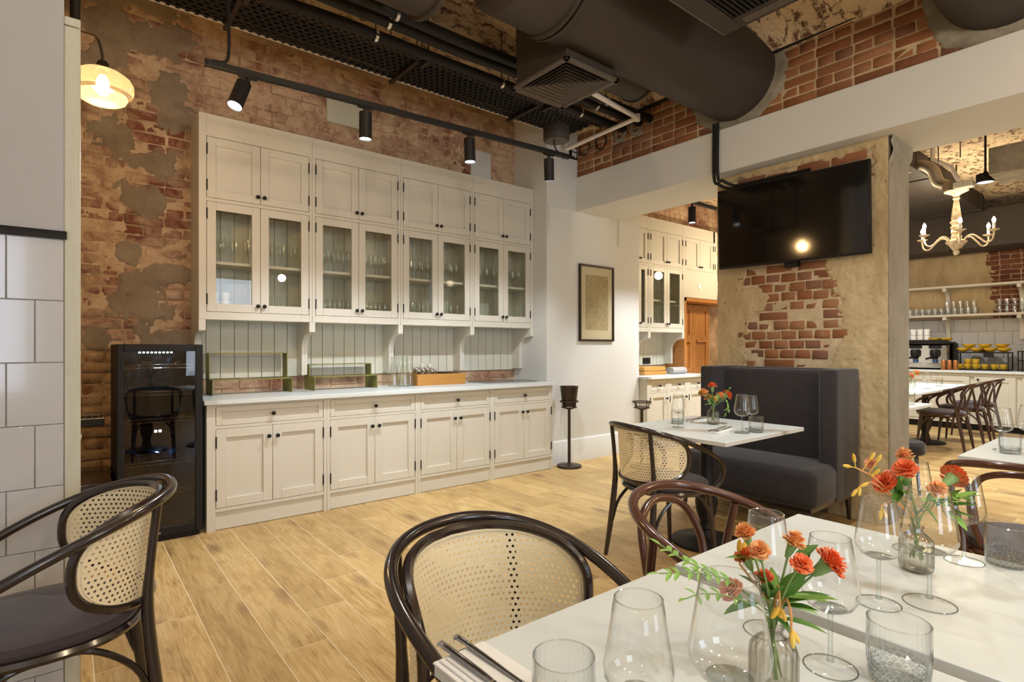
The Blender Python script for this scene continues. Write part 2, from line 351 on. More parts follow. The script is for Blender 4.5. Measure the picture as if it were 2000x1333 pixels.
# bricks -------------------------------------------------
BM = {}
def brick_mesh(kind, mk):
    """eight uneven brick shapes per kind"""
    if (kind, mk) not in BM:
        L = {'s': .238, 'h': .113, 'q': .06}[kind]; out = []
        for i in range(6):
            rr = random.Random(i * 7 + len(kind + mk)); mb = MB(); mb.box(-L / 2, L / 2, -.01, .05, -.0325, .0325, .006)
            mb.v = [(x + rr.uniform(-.004, .004), y + rr.uniform(-.003, .003), z + rr.uniform(-.003, .003)) for x, y, z in mb.v]
            out.append(mb.data('brick', MT[mk], 60))
        BM[kind, mk] = out
    return BM[kind, mk]
def brickwork(parent, to3, rz, u0, u1, v0, v1, mk, inside, limit=300, jut=.004, row=.0765, name='brick', pat=lambda j: 's' if j % 2 == 0 else 'h'):
    """rows of bricks (stretcher rows and header rows by turns) on a plane; to3(u, v, out) gives the world point"""
    got = []
    for j in range(int((v1 - v0) / row) + 1):
        v = v0 + row * (j + .5); kind = pat(j); step = .25 if kind == 's' else .125
        u = u0 - .25 + .0625 * (j % 2) + random.uniform(-.01, .01)
        while u < u1 + .2:
            k = kind
            if inside(u, v): got.append((seen(*to3(u, v, 0), 40), u, v, k))
            u += step
    got.sort(key=lambda g: (-g[0], g[1], g[2])); n = 0; rest = MB()
    for w, u, v, k in got:
        j = random.uniform(-jut, jut); p = to3(u + random.uniform(-.003, .003), v + random.uniform(-.003, .003), j)
        tilt = random.uniform(-.012, .012)
        me = random.choice(brick_mesh(k, mk))
        if n < limit and w: put(name, me, parent, p, (0, tilt, rz)); n += 1
        else:
            rest.M = Matrix.Translation(p) @ Matrix.Rotation(rz, 4, 'Z'); L = .238 if k == 's' else .113
            rest.box(-L / 2, L / 2, -.01, .05, -.0325, .0325)
    rest.M = None
    if rest.v: tag(rest.build(name, MT[mk], parent), kind='stuff')
    return got
YB = 4.87
wb = st('wall_back', MB().box(-3.3, 9.6, YB - .004, 5.2, 0, 4.6), MT['mortar_wash'])
def vault_z(x): return 3.56 + .62 * max(0, 1 - ((x - 2.0) / 2.40) ** 2)
def in_back(u, v):
    if -.28 < u < .86: return 0.3 < v < 4.0
    if .86 <= u < 3.95:
        if 3.33 < u < 3.62 and v > 2.9: return False        # plastered chase
        if 1.82 < u < 2.06 and 3.23 < v: return False       # boarded pocket
        return v > 2.88 and v < 3.75 or (.86 < v < 1.06)
    if 5.2 < u < 8.4: return 2.75 < v < 3.42
    return False
brickwork(wb, lambda u, v, o: (u, YB - o, v), 0, -.3, 8.4, .0, 4.1, 'brick_wash', in_back)
# cement patches smeared over the bricks
blobs = [(.36, 3.52, .34, .20), (.62, 3.60, .22, .10), (.60, 3.22, .12, .19), (.22, 3.33, .22, .12), (.70, 2.98, .12, .10), (.28, 2.80, .17, .20), (.55, 2.62, .20, .12), (.60, 2.92, .10, .08),
         (.42, 2.36, .17, .15), (.34, 1.95, .10, .10), (.40, 1.55, .24, .25), (.62, 1.78, .20, .10), (.55, 1.30, .24, .12), (.15, 1.30, .12, .10), (.20, 3.75, .5, .10)]
def pmask(u, v):
    m = max(1 - math.hypot((u - a) / ra, (v - b) / rb) for a, b, ra, rb in blobs)
    return (m + .55 * fbm(u * 5, v * 5, 1.3) + .2 * fbm(u * 19, v * 19, 4)) * 5 - .55
tag(sheet(pmask, lambda u, v: .014 + .004 * fbm(u * 12, v * 12, 2), -.28, .90, 1.1, 3.95, 110, 260, lambda u, v, h: (u, YB - .003 - h, v)).build('plaster_patch', MT['grey_render'], wb, 80), kind='stuff')
def lmask(u, v): return (fbm(u * 3.1, v * 4.6, 8.1) + .5 * fbm(u * 13, v * 13, 3) + .08) * 5
MT['lime'] = mort('limewash_skim', (.40, .265, .16), (.64, .48, .32), 7, .7)
for a, b, c, d in ((-.28, .90, .9, 3.95), (.9, 3.93, 2.9, 3.75)):
    tag(sheet(lmask, lambda u, v: .0075 + .003 * fbm(u * 25, v * 25, 5), a, b, c, d, int((b - a) * 75), int((d - c) * 85), lambda u, v, h: (u, YB - .002 - h, v)).build('limewash_skim', MT['lime'], wb, 80), kind='stuff')
MB().box(3.34, 3.60, YB - .012, YB + .02, 2.9, 3.36, .004).build('plaster_chase', MT['wall_white'], wb)
b_ = MB(); b_.M = Matrix.Translation((1.96, YB - .006, 3.35)) @ Matrix.Rotation(.0, 4, 'Y'); b_.box(-.17, .17, -.02, .012, -.10, .14, .003); b_.build('pocket_board', MT['pale_wood'], wb)
# picture wall jutting out beside the cabinets
st('wall_centre', MB().box(3.928, 5.447, 4.32, 5.0, 0, 4.0), MT['wall_white'])
st('baseboard_centre', MB().prism([(4.32, 0), (4.302, 0), (4.302, .238), (4.308, .248), (4.32, .253)], 3.928, 5.447, 'x'), MT['wall_white'])
# beam and the brick wall over it
st('beam', MB().box(4.355, 5.04, -4.1, 4.33, 2.740, 3.110, .003), MT['wall_white'])
wr = st('wall_right', MB().box(4.3855, 4.98, -4.1, 4.9, 3.10, 4.6), MT['mortar_light'])
DUCTS = [(2.465, 3.50, .34), (.735, 3.51, .34)]
def in_r(u, v):
    if v > 3.68: return False
    return all(math.hypot(u - a, v - b) > r + .02 for a, b, r in DUCTS)
brickwork(wr, lambda u, v, o: (4.39 - o, u, v), -PI / 2, .2, 4.9, 3.11, 3.68, 'brick_red', in_r)
for a, b, r in DUCTS:
    def rm(u, v): return (.075 - abs(math.hypot(u - a, v - b) - r - .03) + .03 * fbm(u * 9, v * 9, 7)) * 30
    tag(sheet(rm, lambda u, v: .016 + .003 * fbm(u * 20, v * 20), a - r - .14, a + r + .14, b - r - .14, b + r + .14, 70, 70, lambda u, v, h: (4.387 - h, u, v)).build('cement_collar', MT['grey_ring'], wr, 80), kind='stuff')
for i, (y, z, ring) in enumerate(((4.21, 3.41, 0), (3.97, 3.41, 0), (3.71, 3.41, 1), (3.51, 3.42, 1))):
    mb = MB(); mb.M = Matrix.Translation((4.386, y, z)) @ Matrix.Rotation(-PI / 2, 4, 'Y')
    if ring: mb.lathe([(.085, -.01), (.08, .012), (.045, .018), (.04, .0)], 18); mb.build('cement_collar', MT['grey_ring'], wr)
    else: mb.lathe([(.082, -.01), (.08, .008), (.066, .008), (.06, -.01)], 18, cap=(False, True)); mb.build('pipe_sleeve', MT['darkmetal'], wr)
# ceiling: shallow brick vault over the dining side, flat over the rest
mb = MB(); nu, nv = 44, 60
for i in range(nu + 1):
    for j in range(nv + 1):
        x = -.39 + 4.83 * i / nu; y = -4.1 + 9.1 * j / nv
        mb.v.append((x, y, vault_z(x) + .006 * fbm(x * 6, y * 6)))
mb.f = [(i * (nv + 1) + j, (i + 1) * (nv + 1) + j, (i + 1) * (nv + 1) + j + 1, i * (nv + 1) + j + 1) for i in range(nu) for j in range(nv)]
ce = st('ceiling', mb, MT['vault'])
st('ceiling_side', MB().box(-3.3, -.38, -4.1, 5.0, 3.56, 3.7), MT['wall_white'])
st('ceiling_far', MB().box(4.98, 11.4, -4.1, 5.0, 3.42, 3.6), MT['vault'])
# pillar under the beam
pl = st('pillar', MB().box(4.515, 4.93, 1.388, 2.70, 0, 2.745, .006), MT['concrete'])
# ragged render on the pillar's long face, left open where the bricks show
def open_(u, v):
    e = .10 * fbm(u * 3 + 5, v * 7, 2) + .05 * fbm(u * 15, v * 17, 9)
    l = 2.40 - .12 * (v > 1.55) * (v < 1.75) - .04 * math.sin(v * 9); r = 1.76 + .06 * math.sin(v * 7 + 1)
    d = min(l - u, u - r, 1.97 - v + .2)                      # >0 inside the brick field
    top = min(2.62 - u, u - 1.50, v - 2.50, 2.67 - v)
    return max(d, top) + e * .6
tag(sheet(lambda u, v: -open_(u, v) * 40, lambda u, v: .022 + .007 * fbm(u * 7, v * 7, 1) + .004 * fbm(u * 30, v * 30, 2), 1.39, 2.70, 0, 2.738, 130, 270, lambda u, v, h: (4.515 - h, u, v)).build('old_render', MT['sand_render'], pl, 80), kind='stuff')
MB().box(4.500, 4.53, 1.45, 2.66, .9, 2.68).build('mortar_bed', MT['mortar_light'], pl)
brickwork(pl, lambda u, v, o: (4.505 - o, u, v), -PI / 2, 1.4, 2.7, .93, 2.71, 'brick_red', lambda u, v: open_(u, v) > -.05 and 1.5 < u < 2.62 and .93 < v < 2.68, jut=.006, pat=lambda j: 's' if j % 5 == 2 else 'h')
# chipped top edge of the pillar
tag(sheet(lambda u, v: (v - 2.60 - .05 * fbm(u * 8, 3) + .04 * (1 - (u - 4.5) / .43)) * 25, lambda u, v: .02 + .012 * fbm(u * 18, v * 18), 4.50, 4.94, 2.5, 2.739, 50, 24, lambda u, v, h: (u, 1.388 - h, v)).build('chipped_edge', MT['concrete'], pl, 80), kind='stuff')
# tiled partition on the left of the camera
YT = 2.6
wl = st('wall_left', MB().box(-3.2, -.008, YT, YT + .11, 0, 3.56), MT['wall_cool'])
MB().box(-3.2, -.0085, YT - .006, YT + .001, 0, 1.645).build('grout_bed', MT['grout'], wl)
zt = 1.6405; row = 0
while zt > 0.02:
    z0 = max(0, zt - .2225); x1 = -.0085; xs = [-.164, -.0885][row % 2] ; edges = [x1, xs]
    while edges[-1] > -1.1: edges.append(edges[-1] - .2225)
    for a, b in zip(edges[1:], edges[:-1]): MB().box(a + .0016, b - .0016, YT - .011, YT - .003, z0 + .0016, zt - .0016, .0015).build('tile', MT['tile'], wl)
    zt -= .2225; row += 1
st('trim_1', MB().prism([(YT - .022, 1.643), (YT - .022, 1.662), (YT - .016, 1.671), (YT + .002, 1.671), (YT + .002, 1.643)], -3.2, .0, 'x'), MT['black'])
st('trim_2', MB().box(-.008, .040, YT - .004, YT + .12, 0, 2.425, .003).box(-.008, .040, YT - .004, YT + .12, 2.428, 2.46, .003), MT['pale_wood'])
# remaining shell
st('wall_side', MB().box(-3.4, -3.2, -4.2, 5.1, 0, 3.7), MT['wall_white'])
mb = MB()
for a, b in ((-3.3, -2.0), (-.4, 1.8), (3.4, 11.4)): mb.box(a, b, -4.25, -4.05, 0, 4.4)
for a, b in ((-2.0, -.4), (1.8, 3.4)): mb.box(a, b, -4.25, -4.05, 0, .7).box(a, b, -4.25, -4.05, 2.7, 4.4)
st('wall_rear', mb, MT['wall_white'])
for i, a in enumerate((-2.0, 1.8)):
    mb = MB()
    for x in (a, a + .77, a + 1.54): mb.box(x, x + .06, -4.2, -4.12, .7, 2.7)
    for z in (.7, 1.9, 2.64): mb.box(a, a + 1.6, -4.2, -4.12, z, z + .06)
    o = st('window_%d' % (i + 1), mb, MT['black']); MB().box(a + .03, a + 1.57, -4.165, -4.155, .73, 2.67).build('pane', MT['pane'], o)
# far wall of the second room
XF = 11.2
wf = st('wall_far', MB().box(XF - .004, XF + .2, -4.1, 5.0, 0, 3.7), MT['mortar_wash'])
st('wall_far_return', MB().box(9.4, 9.6, 4.2, 5.0, 0, 3.5), MT['wall_white'])
def fmask(u, v): return ((u - 2.07) * 5 + .55 * fbm(u * 4, v * 4, 3) + .35 * fbm(u * 14, v * 14, 5) - max(0, (2.9 - v)) * .25 * (v > 2.25)) * 6
tag(sheet(fmask, lambda u, v: .02 + .003 * fbm(u * 6, v * 6), 1.5, 4.9, 1.705, 3.42, 120, 60, lambda u, v, h: (XF - .006 - h, u, v)).build('plaster_patch', MT['sand_render'], wf, 80), kind='stuff')
brickwork(wf, lambda u, v, o: (XF - o, u, v), -PI / 2, .6, 2.6, 1.6, 3.3, 'brick_dark', lambda u, v: u < 2.45)
MB().box(XF - .012, XF, .098, 4.37, .9, 1.70).build('grout_bed', MT['grout'], wf)
for j in range(4):
    for k in range(-1, 20):
        y0 = .3 + .2035 * (k + (.5 if j % 2 else 0)); z0 = 1.695 - .2 * (j + 1) + .0
        MB().box(XF - .018, XF - .010, y0 + .0025, y0 + .201, z0 + .0025, z0 + .1985, .0015).build('tile', MT['tile'], wf)
# ---------------- fitted cabinets ----------------
UB = [.74, 1.554, 2.345, 3.128, 3.925]           # unit boundaries of the wall cabinets
BB = [.733, 1.552, 2.338, 3.128, 3.905]          # unit boundaries of the base cabinets
knob_me = MB(); knob_me.M = Matrix.Rotation(PI / 2, 4, 'X'); knob_me.lathe([(.006, 0), (.006, .012), (.009, .016), (.0145, .022), (.015, .028), (.011, .033), (.003, .035)], 14); knob_me = knob_me.data('knob', MT['black'])
hinge_me = MB().box(-.004, .004, -.006, .002, -.036, .036, .001).tube([(0, -.006, -.04), (0, -.006, .04)], .0045, 6).data('hinge', MT['black'])
def panel_door(parent, x0, x1, z0, z1, yf, rail=.058, glass=False, knob=None, hinge=None, name='door', m='cab', th_=.02):
    """framed door: frame, recessed panel (or pane), knob, hinges"""
    w, h = x1 - x0, z1 - z0; mb = MB()
    mb.box(0, rail, 0, th_, 0, h, .0015).box(w - rail, w, 0, th_, 0, h, .0015).box(rail, w - rail, 0, th_, 0, rail, .0015).box(rail, w - rail, 0, th_, h - rail, h, .0015)
    d = mb.build(name, MT[m], parent, loc=(x0, yf, z0))
    if glass: MB().box(rail - .004, w - rail + .004, .009, .011, rail - .004, h - rail + .004).build('pane', MT['pane'], d)
    else: MB().box(rail - .003, w - rail + .003, .0145, .0185, rail - .003, h - rail + .003).build('panel', MT[m], d)
    if knob: put('knob', knob_me, d, (knob[0], 0, knob[1]))
    if hinge is not None:
        for z in (.09, h - .09) if h > .3 else (.05, h - .05): put('hinge', hinge_me, d, (hinge, .0, z))
    return d
ORD = ['nearest the wine fridge', 'second from the wine fridge', 'third from the wine fridge', 'nearest the framed print']
def base_unit(x0, x1, yf, label, group, first=False, last=False, zt=.862, depth=.66, doors=2):
    t = th('base_cabinet', label, 'cabinet', (x0, yf, 0), 0, group); w = x1 - x0; s = .025
    l0 = .055 if first else s; r0 = .02 if last else s
    MB().box(.0 if first else .001, .018, .02, depth, 0, zt).box(w - .018 - (.04 if last else .001), w - (.04 if last else .001), .03, depth, 0, zt).box(.018, w - .06, .03, depth, .1, .118).box(.018, w - .06, depth - .012, depth, .1, zt).build('carcass', MT['cab'], t)
    mb = MB(); mb.box(0.0005, l0, 0, .024, 0, zt, .0015).box(w - r0, w - .0005, 0, .024, 0, zt, .0015)
    mb.box(l0, w - r0, .001, .024, .128, .150).box(l0, w - r0, .001, .024, .694, .714).box(l0, w - r0, .001, .024, .846, zt); mb.build('face_frame', MT['cab'], t)
    MB().box(l0, w - r0, .014, .028, .004, .128).build('plinth', MT['cab'], t)
    MB().box(l0, w - r0, .024, .03, .128, .85).build('shadow_gap', MT['gap'], t)
    g = .003; a, b = l0 + g, w - r0 - g; mid = (a + b) / 2
    dr = panel_door(t, a, b, .716, .844, .002, .036, False, ((b - a) / 2, .064), None, 'drawer')
    z0, z1 = .153, .692
    if doors == 2:
        panel_door(t, a, mid - g / 2, z0, z1, .002, .062, False, (mid - g / 2 - a - .028, z1 - z0 - .075), .0)
        panel_door(t, mid + g / 2, b, z0, z1, .002, .062, False, (.028, z1 - z0 - .075), b - mid - g / 2)
    else: panel_door(t, a, b, z0, z1, .002, .062, False, (b - a - .03, z1 - z0 - .075), .0)
    return t
for i in range(4):
    base_unit(BB[i], BB[i + 1], 4.2, 'cream base cabinet with drawer over two panelled doors, ' + ORD[i], 'cream base cabinets under the marble worktop', i == 0, i == 3)
o = MB().box(.713, 3.910, 4.158, 4.862, .8625, .893, .002).build('worktop', MT['marble']); tag(o, 'long white marble worktop over the four cream base cabinets beside the wine fridge', 'worktop')
yU, yBk, zb, zt = 4.53, 4.862, 1.455, 2.952
def corbel_poly(d, z_end=1.02):
    p = [(0, 1.4545), (0, 1.375), (.022, 1.362), (.045, 1.36)]
    for k in range(1, 11):
        a = PI / 2 * k / 10; p.append((.05 + .135 * math.sin(a), 1.225 + .135 * math.cos(a)))
    return p + [(.19, z_end), (d, z_end), (d, 1.4545)]
def wall_unit(x0, x1, yf, label, group, first=False, last=False, glazed=True, bottom=zb, corb=True, top=zt, dp=None):
    t = th('wall_cabinet', label, 'cabinet', (x0, yf, 0), 0, group); w = x1 - x0; d = dp or (yBk - yf); s = .025
    l0 = .05 if first else s; r0 = .04 if last else s
    mb = MB(); mb.box(.001, .018, .02, d, bottom, top).box(w - .018, w - .001, .02, d, bottom, top).box(.018, w - .018, .02, d - .012, bottom, bottom + .02)
    mb.box(.018, w - .018, .02, d - .012, 2.323, 2.342).box(.018, w - .018, .02, d - .012, top - .02, top).box(.018, w - .018, d - .012, d - .004, 2.34, top); mb.build('carcass', MT['cab'], t)
    mb = MB(); mb.box(.0005, l0, 0, .022, bottom, top, .0015).box(w - r0, w - .0005, 0, .022, bottom, top, .0015)
    for a, b in ((bottom, bottom + .055), (2.318, 2.342)): mb.box(l0, w - r0, .001, .022, a, b)
    mb.build('face_frame', MT['cab'], t)
    MB().box(l0 - .0, w - r0, .0005, .02, 2.79, top, .001).build('frieze', MT['cab'], t)
    g = .003; a, b = l0 + g, w - r0 - g; mid = (a + b) / 2
    MB().box(l0, w - r0, .022, .026, 2.34, 2.80).build('shadow_gap', MT['gap'], t)
    for z0, z1, gl, kz in ((2.345, 2.787, False, .05), (bottom + .058, 2.316, glazed, .05)):
        if gl or z0 > 2.3:
            panel_door(t, a, mid - g / 2, z0, z1, .001, .06, gl, (mid - g / 2 - a - .022, kz), .0)
            panel_door(t, mid + g / 2, b, z0, z1, .001, .06, gl, (.022, kz), b - mid - g / 2)
    if glazed: MB().box(.018, w - .018, .05, d - .014, 1.868, 1.89, .001).build('shelf', MT['cab'], t)
    if corb:
        n = max(6, round((w - .0) / .1)); bw = w / n
        for k in range(n): MB().box(k * bw + .0016, (k + 1) * bw - .0016, d - .012, d - .002, 1.005, 2.318, .0022).build('board', MT['bead'], t)
        P = corbel_poly(d - .002)
        MB().prism(P, .0005, .045 if first else .023, 'x').build('corbel', MT['cab'], t)
        MB().prism(P, w - (.045 if last else .023), w - .0005, 'x').build('corbel', MT['cab'], t)
    return t
for i in range(4):
    wall_unit(UB[i], UB[i + 1], yU, 'tall cream wall cabinet with glazed lower doors and beadboard back, ' + ORD[i], 'cream wall cabinets over the marble worktop', i == 0, i == 3)
# second run of the same cabinets beyond the picture wall
B2 = [5.452, 5.88, 6.29, 6.72]
for i in range(3):
    base_unit(B2[i], B2[i + 1], 4.2, 'narrow cream base cabinet beyond the white picture wall, ' + ['against its end panel', 'between its two neighbours', 'half hidden by the bench'][i], 'cream base cabinets beyond the picture wall', i == 0, i == 2, doors=1)
tag(MB().box(5.425, 6.75, 4.168, 4.315, .8625, .893, .002).box(5.45, 6.75, 4.315, 4.862, .8625, .893).build('worktop', MT['marble']), 'short white marble worktop carrying folded menus beyond the picture wall', 'worktop')
wall_unit(5.45, 5.925, yU, 'cream glazed wall cabinet partly hidden by the edge of the picture wall', 'cream wall cabinets beyond the picture wall', True, dp=.33)
wall_unit(5.925, 6.70, yU, 'cream glazed wall cabinet with a bright reflection, next to the pine door', 'cream wall cabinets beyond the picture wall', last=True, dp=.33)
# over-door cupboard
t = th('overdoor_cupboard', 'cream cupboard with two small panelled doors over the pine door', 'cabinet', (6.70, yU, 0))
MB().box(.0, 1.5, .02, .33, 2.33, zt).box(0, 1.5, .02, .33, 1.95, 1.965).build('carcass', MT['cab'], t); MB().box(0, .03, 0, .022, 1.95, zt).box(.03, 1.5, .001, .022, 2.318, 2.342).box(.73, .77, .0, .022, 2.34, zt).build('face_frame', MT['cab'], t)
MB().box(.03, 1.5, .0, .02, 2.79, zt).build('frieze', MT['cab'], t); MB().box(.03, 1.5, .004, .02, 1.955, 2.318).build('fascia', MT['cab'], t)
for a, b, k, h in ((.033, .378, .32, 0), (.382, .727, .022, .345), (.773, 1.12, .32, 0), (1.124, 1.47, .022, .345)): panel_door(t, a, b, 2.345, 2.787, .001, .06, False, (k, .05), h)
mb = MB(); mb.M = Matrix.Translation((.38, .002, 2.12)) @ Matrix.Rotation(PI / 2, 4, 'X')
mb.lathe([(.045, 0), (.045, .006), (.036, .009), (.036, .006), (.016, .008), (.012, .011)], 20); mb.build('round_vent', MT['white'], t)
# pine double door in its lining under the cupboard
t = tag(th('door_1', None, None, (6.72, 4.80, 0)), kind='structure')
mb = MB().box(0, .05, -.26, .06, 0, 1.95, .002).box(0, 1.5, -.26, .06, 1.90, 1.95, .002); mb.box(.05, .16, .0, .05, 0, 1.90, .002); mb.build('lining', MT['orange_wood'], t)
for a in (.165, .60):
    mb = MB(); mb.box(a, a + .08, 0, .045, .02, 1.89, .002).box(a + .35, a + .43, 0, .045, .02, 1.89, .002)
    for z0, z1 in ((.02, .2), (.85, .95), (1.36, 1.43), (1.80, 1.89)): mb.box(a + .08, a + .35, 0, .045, z0, z1, .002)
    d = mb.build('door', MT['orange_wood'], t)
    for z0, z1 in ((.2, .85), (.95, 1.36), (1.43, 1.80)): MB().box(a + .076, a + .354, .016, .03, z0 - .004, z1 + .004, .003).build('panel', MT['orange_wood'], d)
    MB().box(a + .08, a + .35, -.03, .0, 1.33, 1.36, .003).build('ledge', MT['orange_wood'], d)
tag(put('wall_end', MB().box(-.02, .02, 0, .6, 0, 3.4).data('wall_end', MT['wall_white']), None, (8.3, 4.3, 0)), kind='structure')
# ---- glassware and crockery inside the glazed cabinets ----
wine_s = [(.030, 0), (.030, .002), (.004, .006), (.0035, .075), (.012, .085), (.030, .105), (.034, .13), (.026, .185)]
wine_me = MB().lathe(wine_s, 12, cap=(True, False)).data('wine_glass', MT['glass_small'])
tum_me = MB().lathe([(.026, 0), (.030, .004), (.036, .09)], 12, cap=(True, False)).data('tumbler', MT['cut_small'])
flute_me = MB().lathe([(.026, 0), (.026, .002), (.0035, .006), (.0035, .07), (.014, .09), (.022, .14), (.019, .20)], 12, cap=(True, False)).data('champagne_flute', MT['glass_small'])
cup_me = MB().lathe([(.024, 0), (.034, .02), (.037, .062), (.034, .062), (.03, .02), (.02, .008)], 14).data('cup', MT['white'])
CB = ['the cabinet nearest the wine fridge', 'the second cabinet from the wine fridge', 'the third cabinet from the wine fridge', 'the cabinet nearest the framed print']
def row(me, nm, xs, ys, z, label, cat, group):
    for x in xs:
        for y in ys: tag(put(nm, me, None, (x + random.uniform(-.004, .004), y + random.uniform(-.006, .006), z)), label, cat, group)
sp = lambda a, b, n: [a + (b - a) * i / (n - 1) for i in range(n)]
for i in range(4):
    a, b = UB[i] + .10, UB[i + 1] - .10
    row(wine_me if i else flute_me, 'wine_glass' if i else 'champagne_flute', sp(a, b, 8), (4.66, 4.76), 1.891, ('clear stemmed wine glass' if i else 'tall clear champagne flute') + ' on the middle shelf of ' + CB[i], 'glass', 'stemware on the middle shelf of ' + CB[i])
for i in (1, 2):
    row(flute_me if i == 2 else wine_me, 'champagne_flute' if i == 2 else 'wine_glass', sp(UB[i] + .1, UB[i + 1] - .1, 8), (4.65, 4.75), 1.476, 'clear stemmed glass at the bottom of ' + CB[i], 'glass', 'stemware at the bottom of ' + CB[i])
for k, x in enumerate((.86, .94)):
    for j in range(3): tag(put('cup', cup_me, None, (x, 4.66, 1.476 + j * .0635)), 'white cup in the %s stack in the cabinet nearest the wine fridge' % ('outer', 'inner')[k], 'cup', 'white cups in the %s stack' % ('outer', 'inner')[k])
for x in (1.21, 1.285, 1.36):
    for j in range(2): tag(put('tumbler', tum_me, None, (x, 4.64, 1.476 + j * .093)), 'cut glass tumbler stacked behind the door of the cabinet nearest the wine fridge', 'glass', 'stacked cut glass tumblers in the fridge-side cabinet')
tag(put('cup', cup_me, None, (1.45, 4.63, 1.476)), 'white cup standing alone beside the stacked cut glass tumblers', 'cup')
for x in (3.62, 3.70, 3.78):
    for j in range(2): tag(put('tumbler', tum_me, None, (x, 4.64, 1.476 + j * .093)), 'cut glass tumbler stacked in the cabinet nearest the framed print', 'glass', 'stacked cut glass tumblers in the print-side cabinet')
row(wine_me, 'wine_glass', sp(6.02, 6.6, 6), (4.68,), 1.891, 'clear wine glass on the shelf of the glazed cabinet next to the pine door', 'glass', 'stemware on the shelf by the pine door')
row(wine_me, 'wine_glass', sp(6.02, 6.6, 6), (4.68,), 1.476, 'clear wine glass on the floor of the glazed cabinet next to the pine door', 'glass', 'stemware at the bottom of the cabinet by the pine door')
# ---------------- ceiling services ----------------
def ang(a): return math.radians(a)
def ring(mb, c, r, w, axis='x', n=32, t=.012):
    pr = [(r, -w / 2), (r + t, -w / 2), (r + t, w / 2), (r, w / 2)]
    mb.M = Matrix.Translation(c) @ (Matrix.Rotation(PI / 2, 4, 'Y') if axis == 'x' else Matrix.Rotation(PI / 2, 4, 'X') if axis == 'y' else Matrix()); mb.lathe(pr + [pr[0]], n, cap=(False, False)); mb.M = None
# main spiral duct with its drop box and square diffuser
t = th('air_duct', 'large round dark duct entering the brick wall, with a square diffuser box beside it', 'duct', (2.2, 2.465, 3.50))
mb = MB(); mb.tube([(-.27, 0, 0), (2.195, 0, 0)], .34, 40); mb.build('pipe', MT['duct'], t)
mb = MB()
for x in (.08, .12): ring(mb, (x, 0, 0), .338, .02, t=.022)
mb.build('flange', MT['duct'], t)
MB().box(.30, .75, .095, .605, -.392, .15, .004).build('drop_box', MT['duct'], t)
d = MB(); x0, x1, y0, y1, z = .27, .78, .065, .635, -.415
d.box(x0, x1, y0, y0 + .035, z, z + .02, .003).box(x0, x1, y1 - .035, y1, z, z + .02, .003).box(x0, x0 + .035, y0, y1, z, z + .02, .003).box(x1 - .035, x1, y0, y1, z, z + .02, .003)
df = d.build('diffuser', MT['ducthi'], t)
cxm, cym = (x0 + x1) / 2, (y0 + y1) / 2
for k in range(7):
    a = 1 - (k + 1) * .125; hx, hy = (x1 - x0) / 2 * a, (y1 - y0) / 2 * a; w = .014; mb = MB()
    o_ = [(cxm - hx, cym - hy), (cxm + hx, cym - hy), (cxm + hx, cym + hy), (cxm - hx, cym + hy)]
    i_ = [(cxm - hx + .018, cym - hy + .018), (cxm + hx - .018, cym - hy + .018), (cxm + hx - .018, cym + hy - .018), (cxm - hx + .018, cym + hy - .018)]
    v = [(p[0], p[1], z + .004 + .002 * k) for p in o_] + [(p[0], p[1], z + .020 + .002 * k) for p in i_] + [(p[0], p[1], z + .0065 + .002 * k) for p in o_] + [(p[0], p[1], z + .0225 + .002 * k) for p in i_]
    f = []
    for q in range(4):
        r_ = (q + 1) % 4; f += [(q, r_, 4 + r_, 4 + q), (8 + q, 12 + q, 12 + r_, 8 + r_), (q, 8 + q, 8 + r_, r_), (4 + q, 4 + r_, 12 + r_, 12 + q)]
    mb.add(v, f); mb.build('louver', MT['ducthi'], df)
MB().box(x0 + .03, x1 - .03, y0 + .03, y1 - .03, z + .036, z + .04).build('throat', MT['black'], df)
mb = MB(); mb.tube([(.74, .40, -.05), (1.42, .40, -.05)], .2, 32); ring(mb, (1.40, .40, -.05), .199, .02); mb.build('branch_pipe', MT['duct'], t)
t = th('air_duct', 'dark round duct with open near run ending over the pipes, left of the diffuser box', 'duct', (.2, 2.75, 3.54))
MB().tube([(-.6, 0, 0), (1.43, 0, 0)], .375, 40).build('pipe', MT['duct'], t); mb = MB(); ring(mb, (1.42, 0, 0), .374, .025, t=.02); mb.build('flange', MT['duct'], t)
t = th('air_duct', 'dark round duct through the brick over the beam, nearest the camera', 'duct', (1.5, .735, 3.51))
MB().tube([(0, 0, 0), (2.895, 0, 0)], .34, 40).build('pipe', MT['duct'], t); mb = MB(); ring(mb, (1.6, 0, 0), .339, .03); mb.build('flange', MT['duct'], t)
# ceiling cassette
t = th('air_conditioner', 'dark square overhead air unit with slotted grille beside the big duct', 'air conditioner', (2.79, 1.46, 3.2))
MB().box(-.375, .375, -.375, .375, .03, .3, .004).build('casing', MT['duct'], t)
MB().box(-.42, .42, -.42, -.30, 0, .03, .004).box(-.42, .42, .30, .42, 0, .03, .004).box(-.42, -.30, -.30, .30, 0, .03, .004).box(.30, .42, -.30, .30, 0, .03, .004).build('frame', MT['duct'], t)
for k in range(22): MB().box(-.298, .298, -.298 + k * .0275, -.298 + k * .0275 + .012, .002, .016).build('slat', MT['black'], t)
for sx in (-1, 1): MB().box(sx * .36 - .03, sx * .36 + .03, -.26, .26, -.004, .002, .001).build('flap', MT['ducthi'], t)
MB().box(-.4115, .4115, .4115, .421, -.003, .004).build('edge_strip', MT['ducthi'], t)
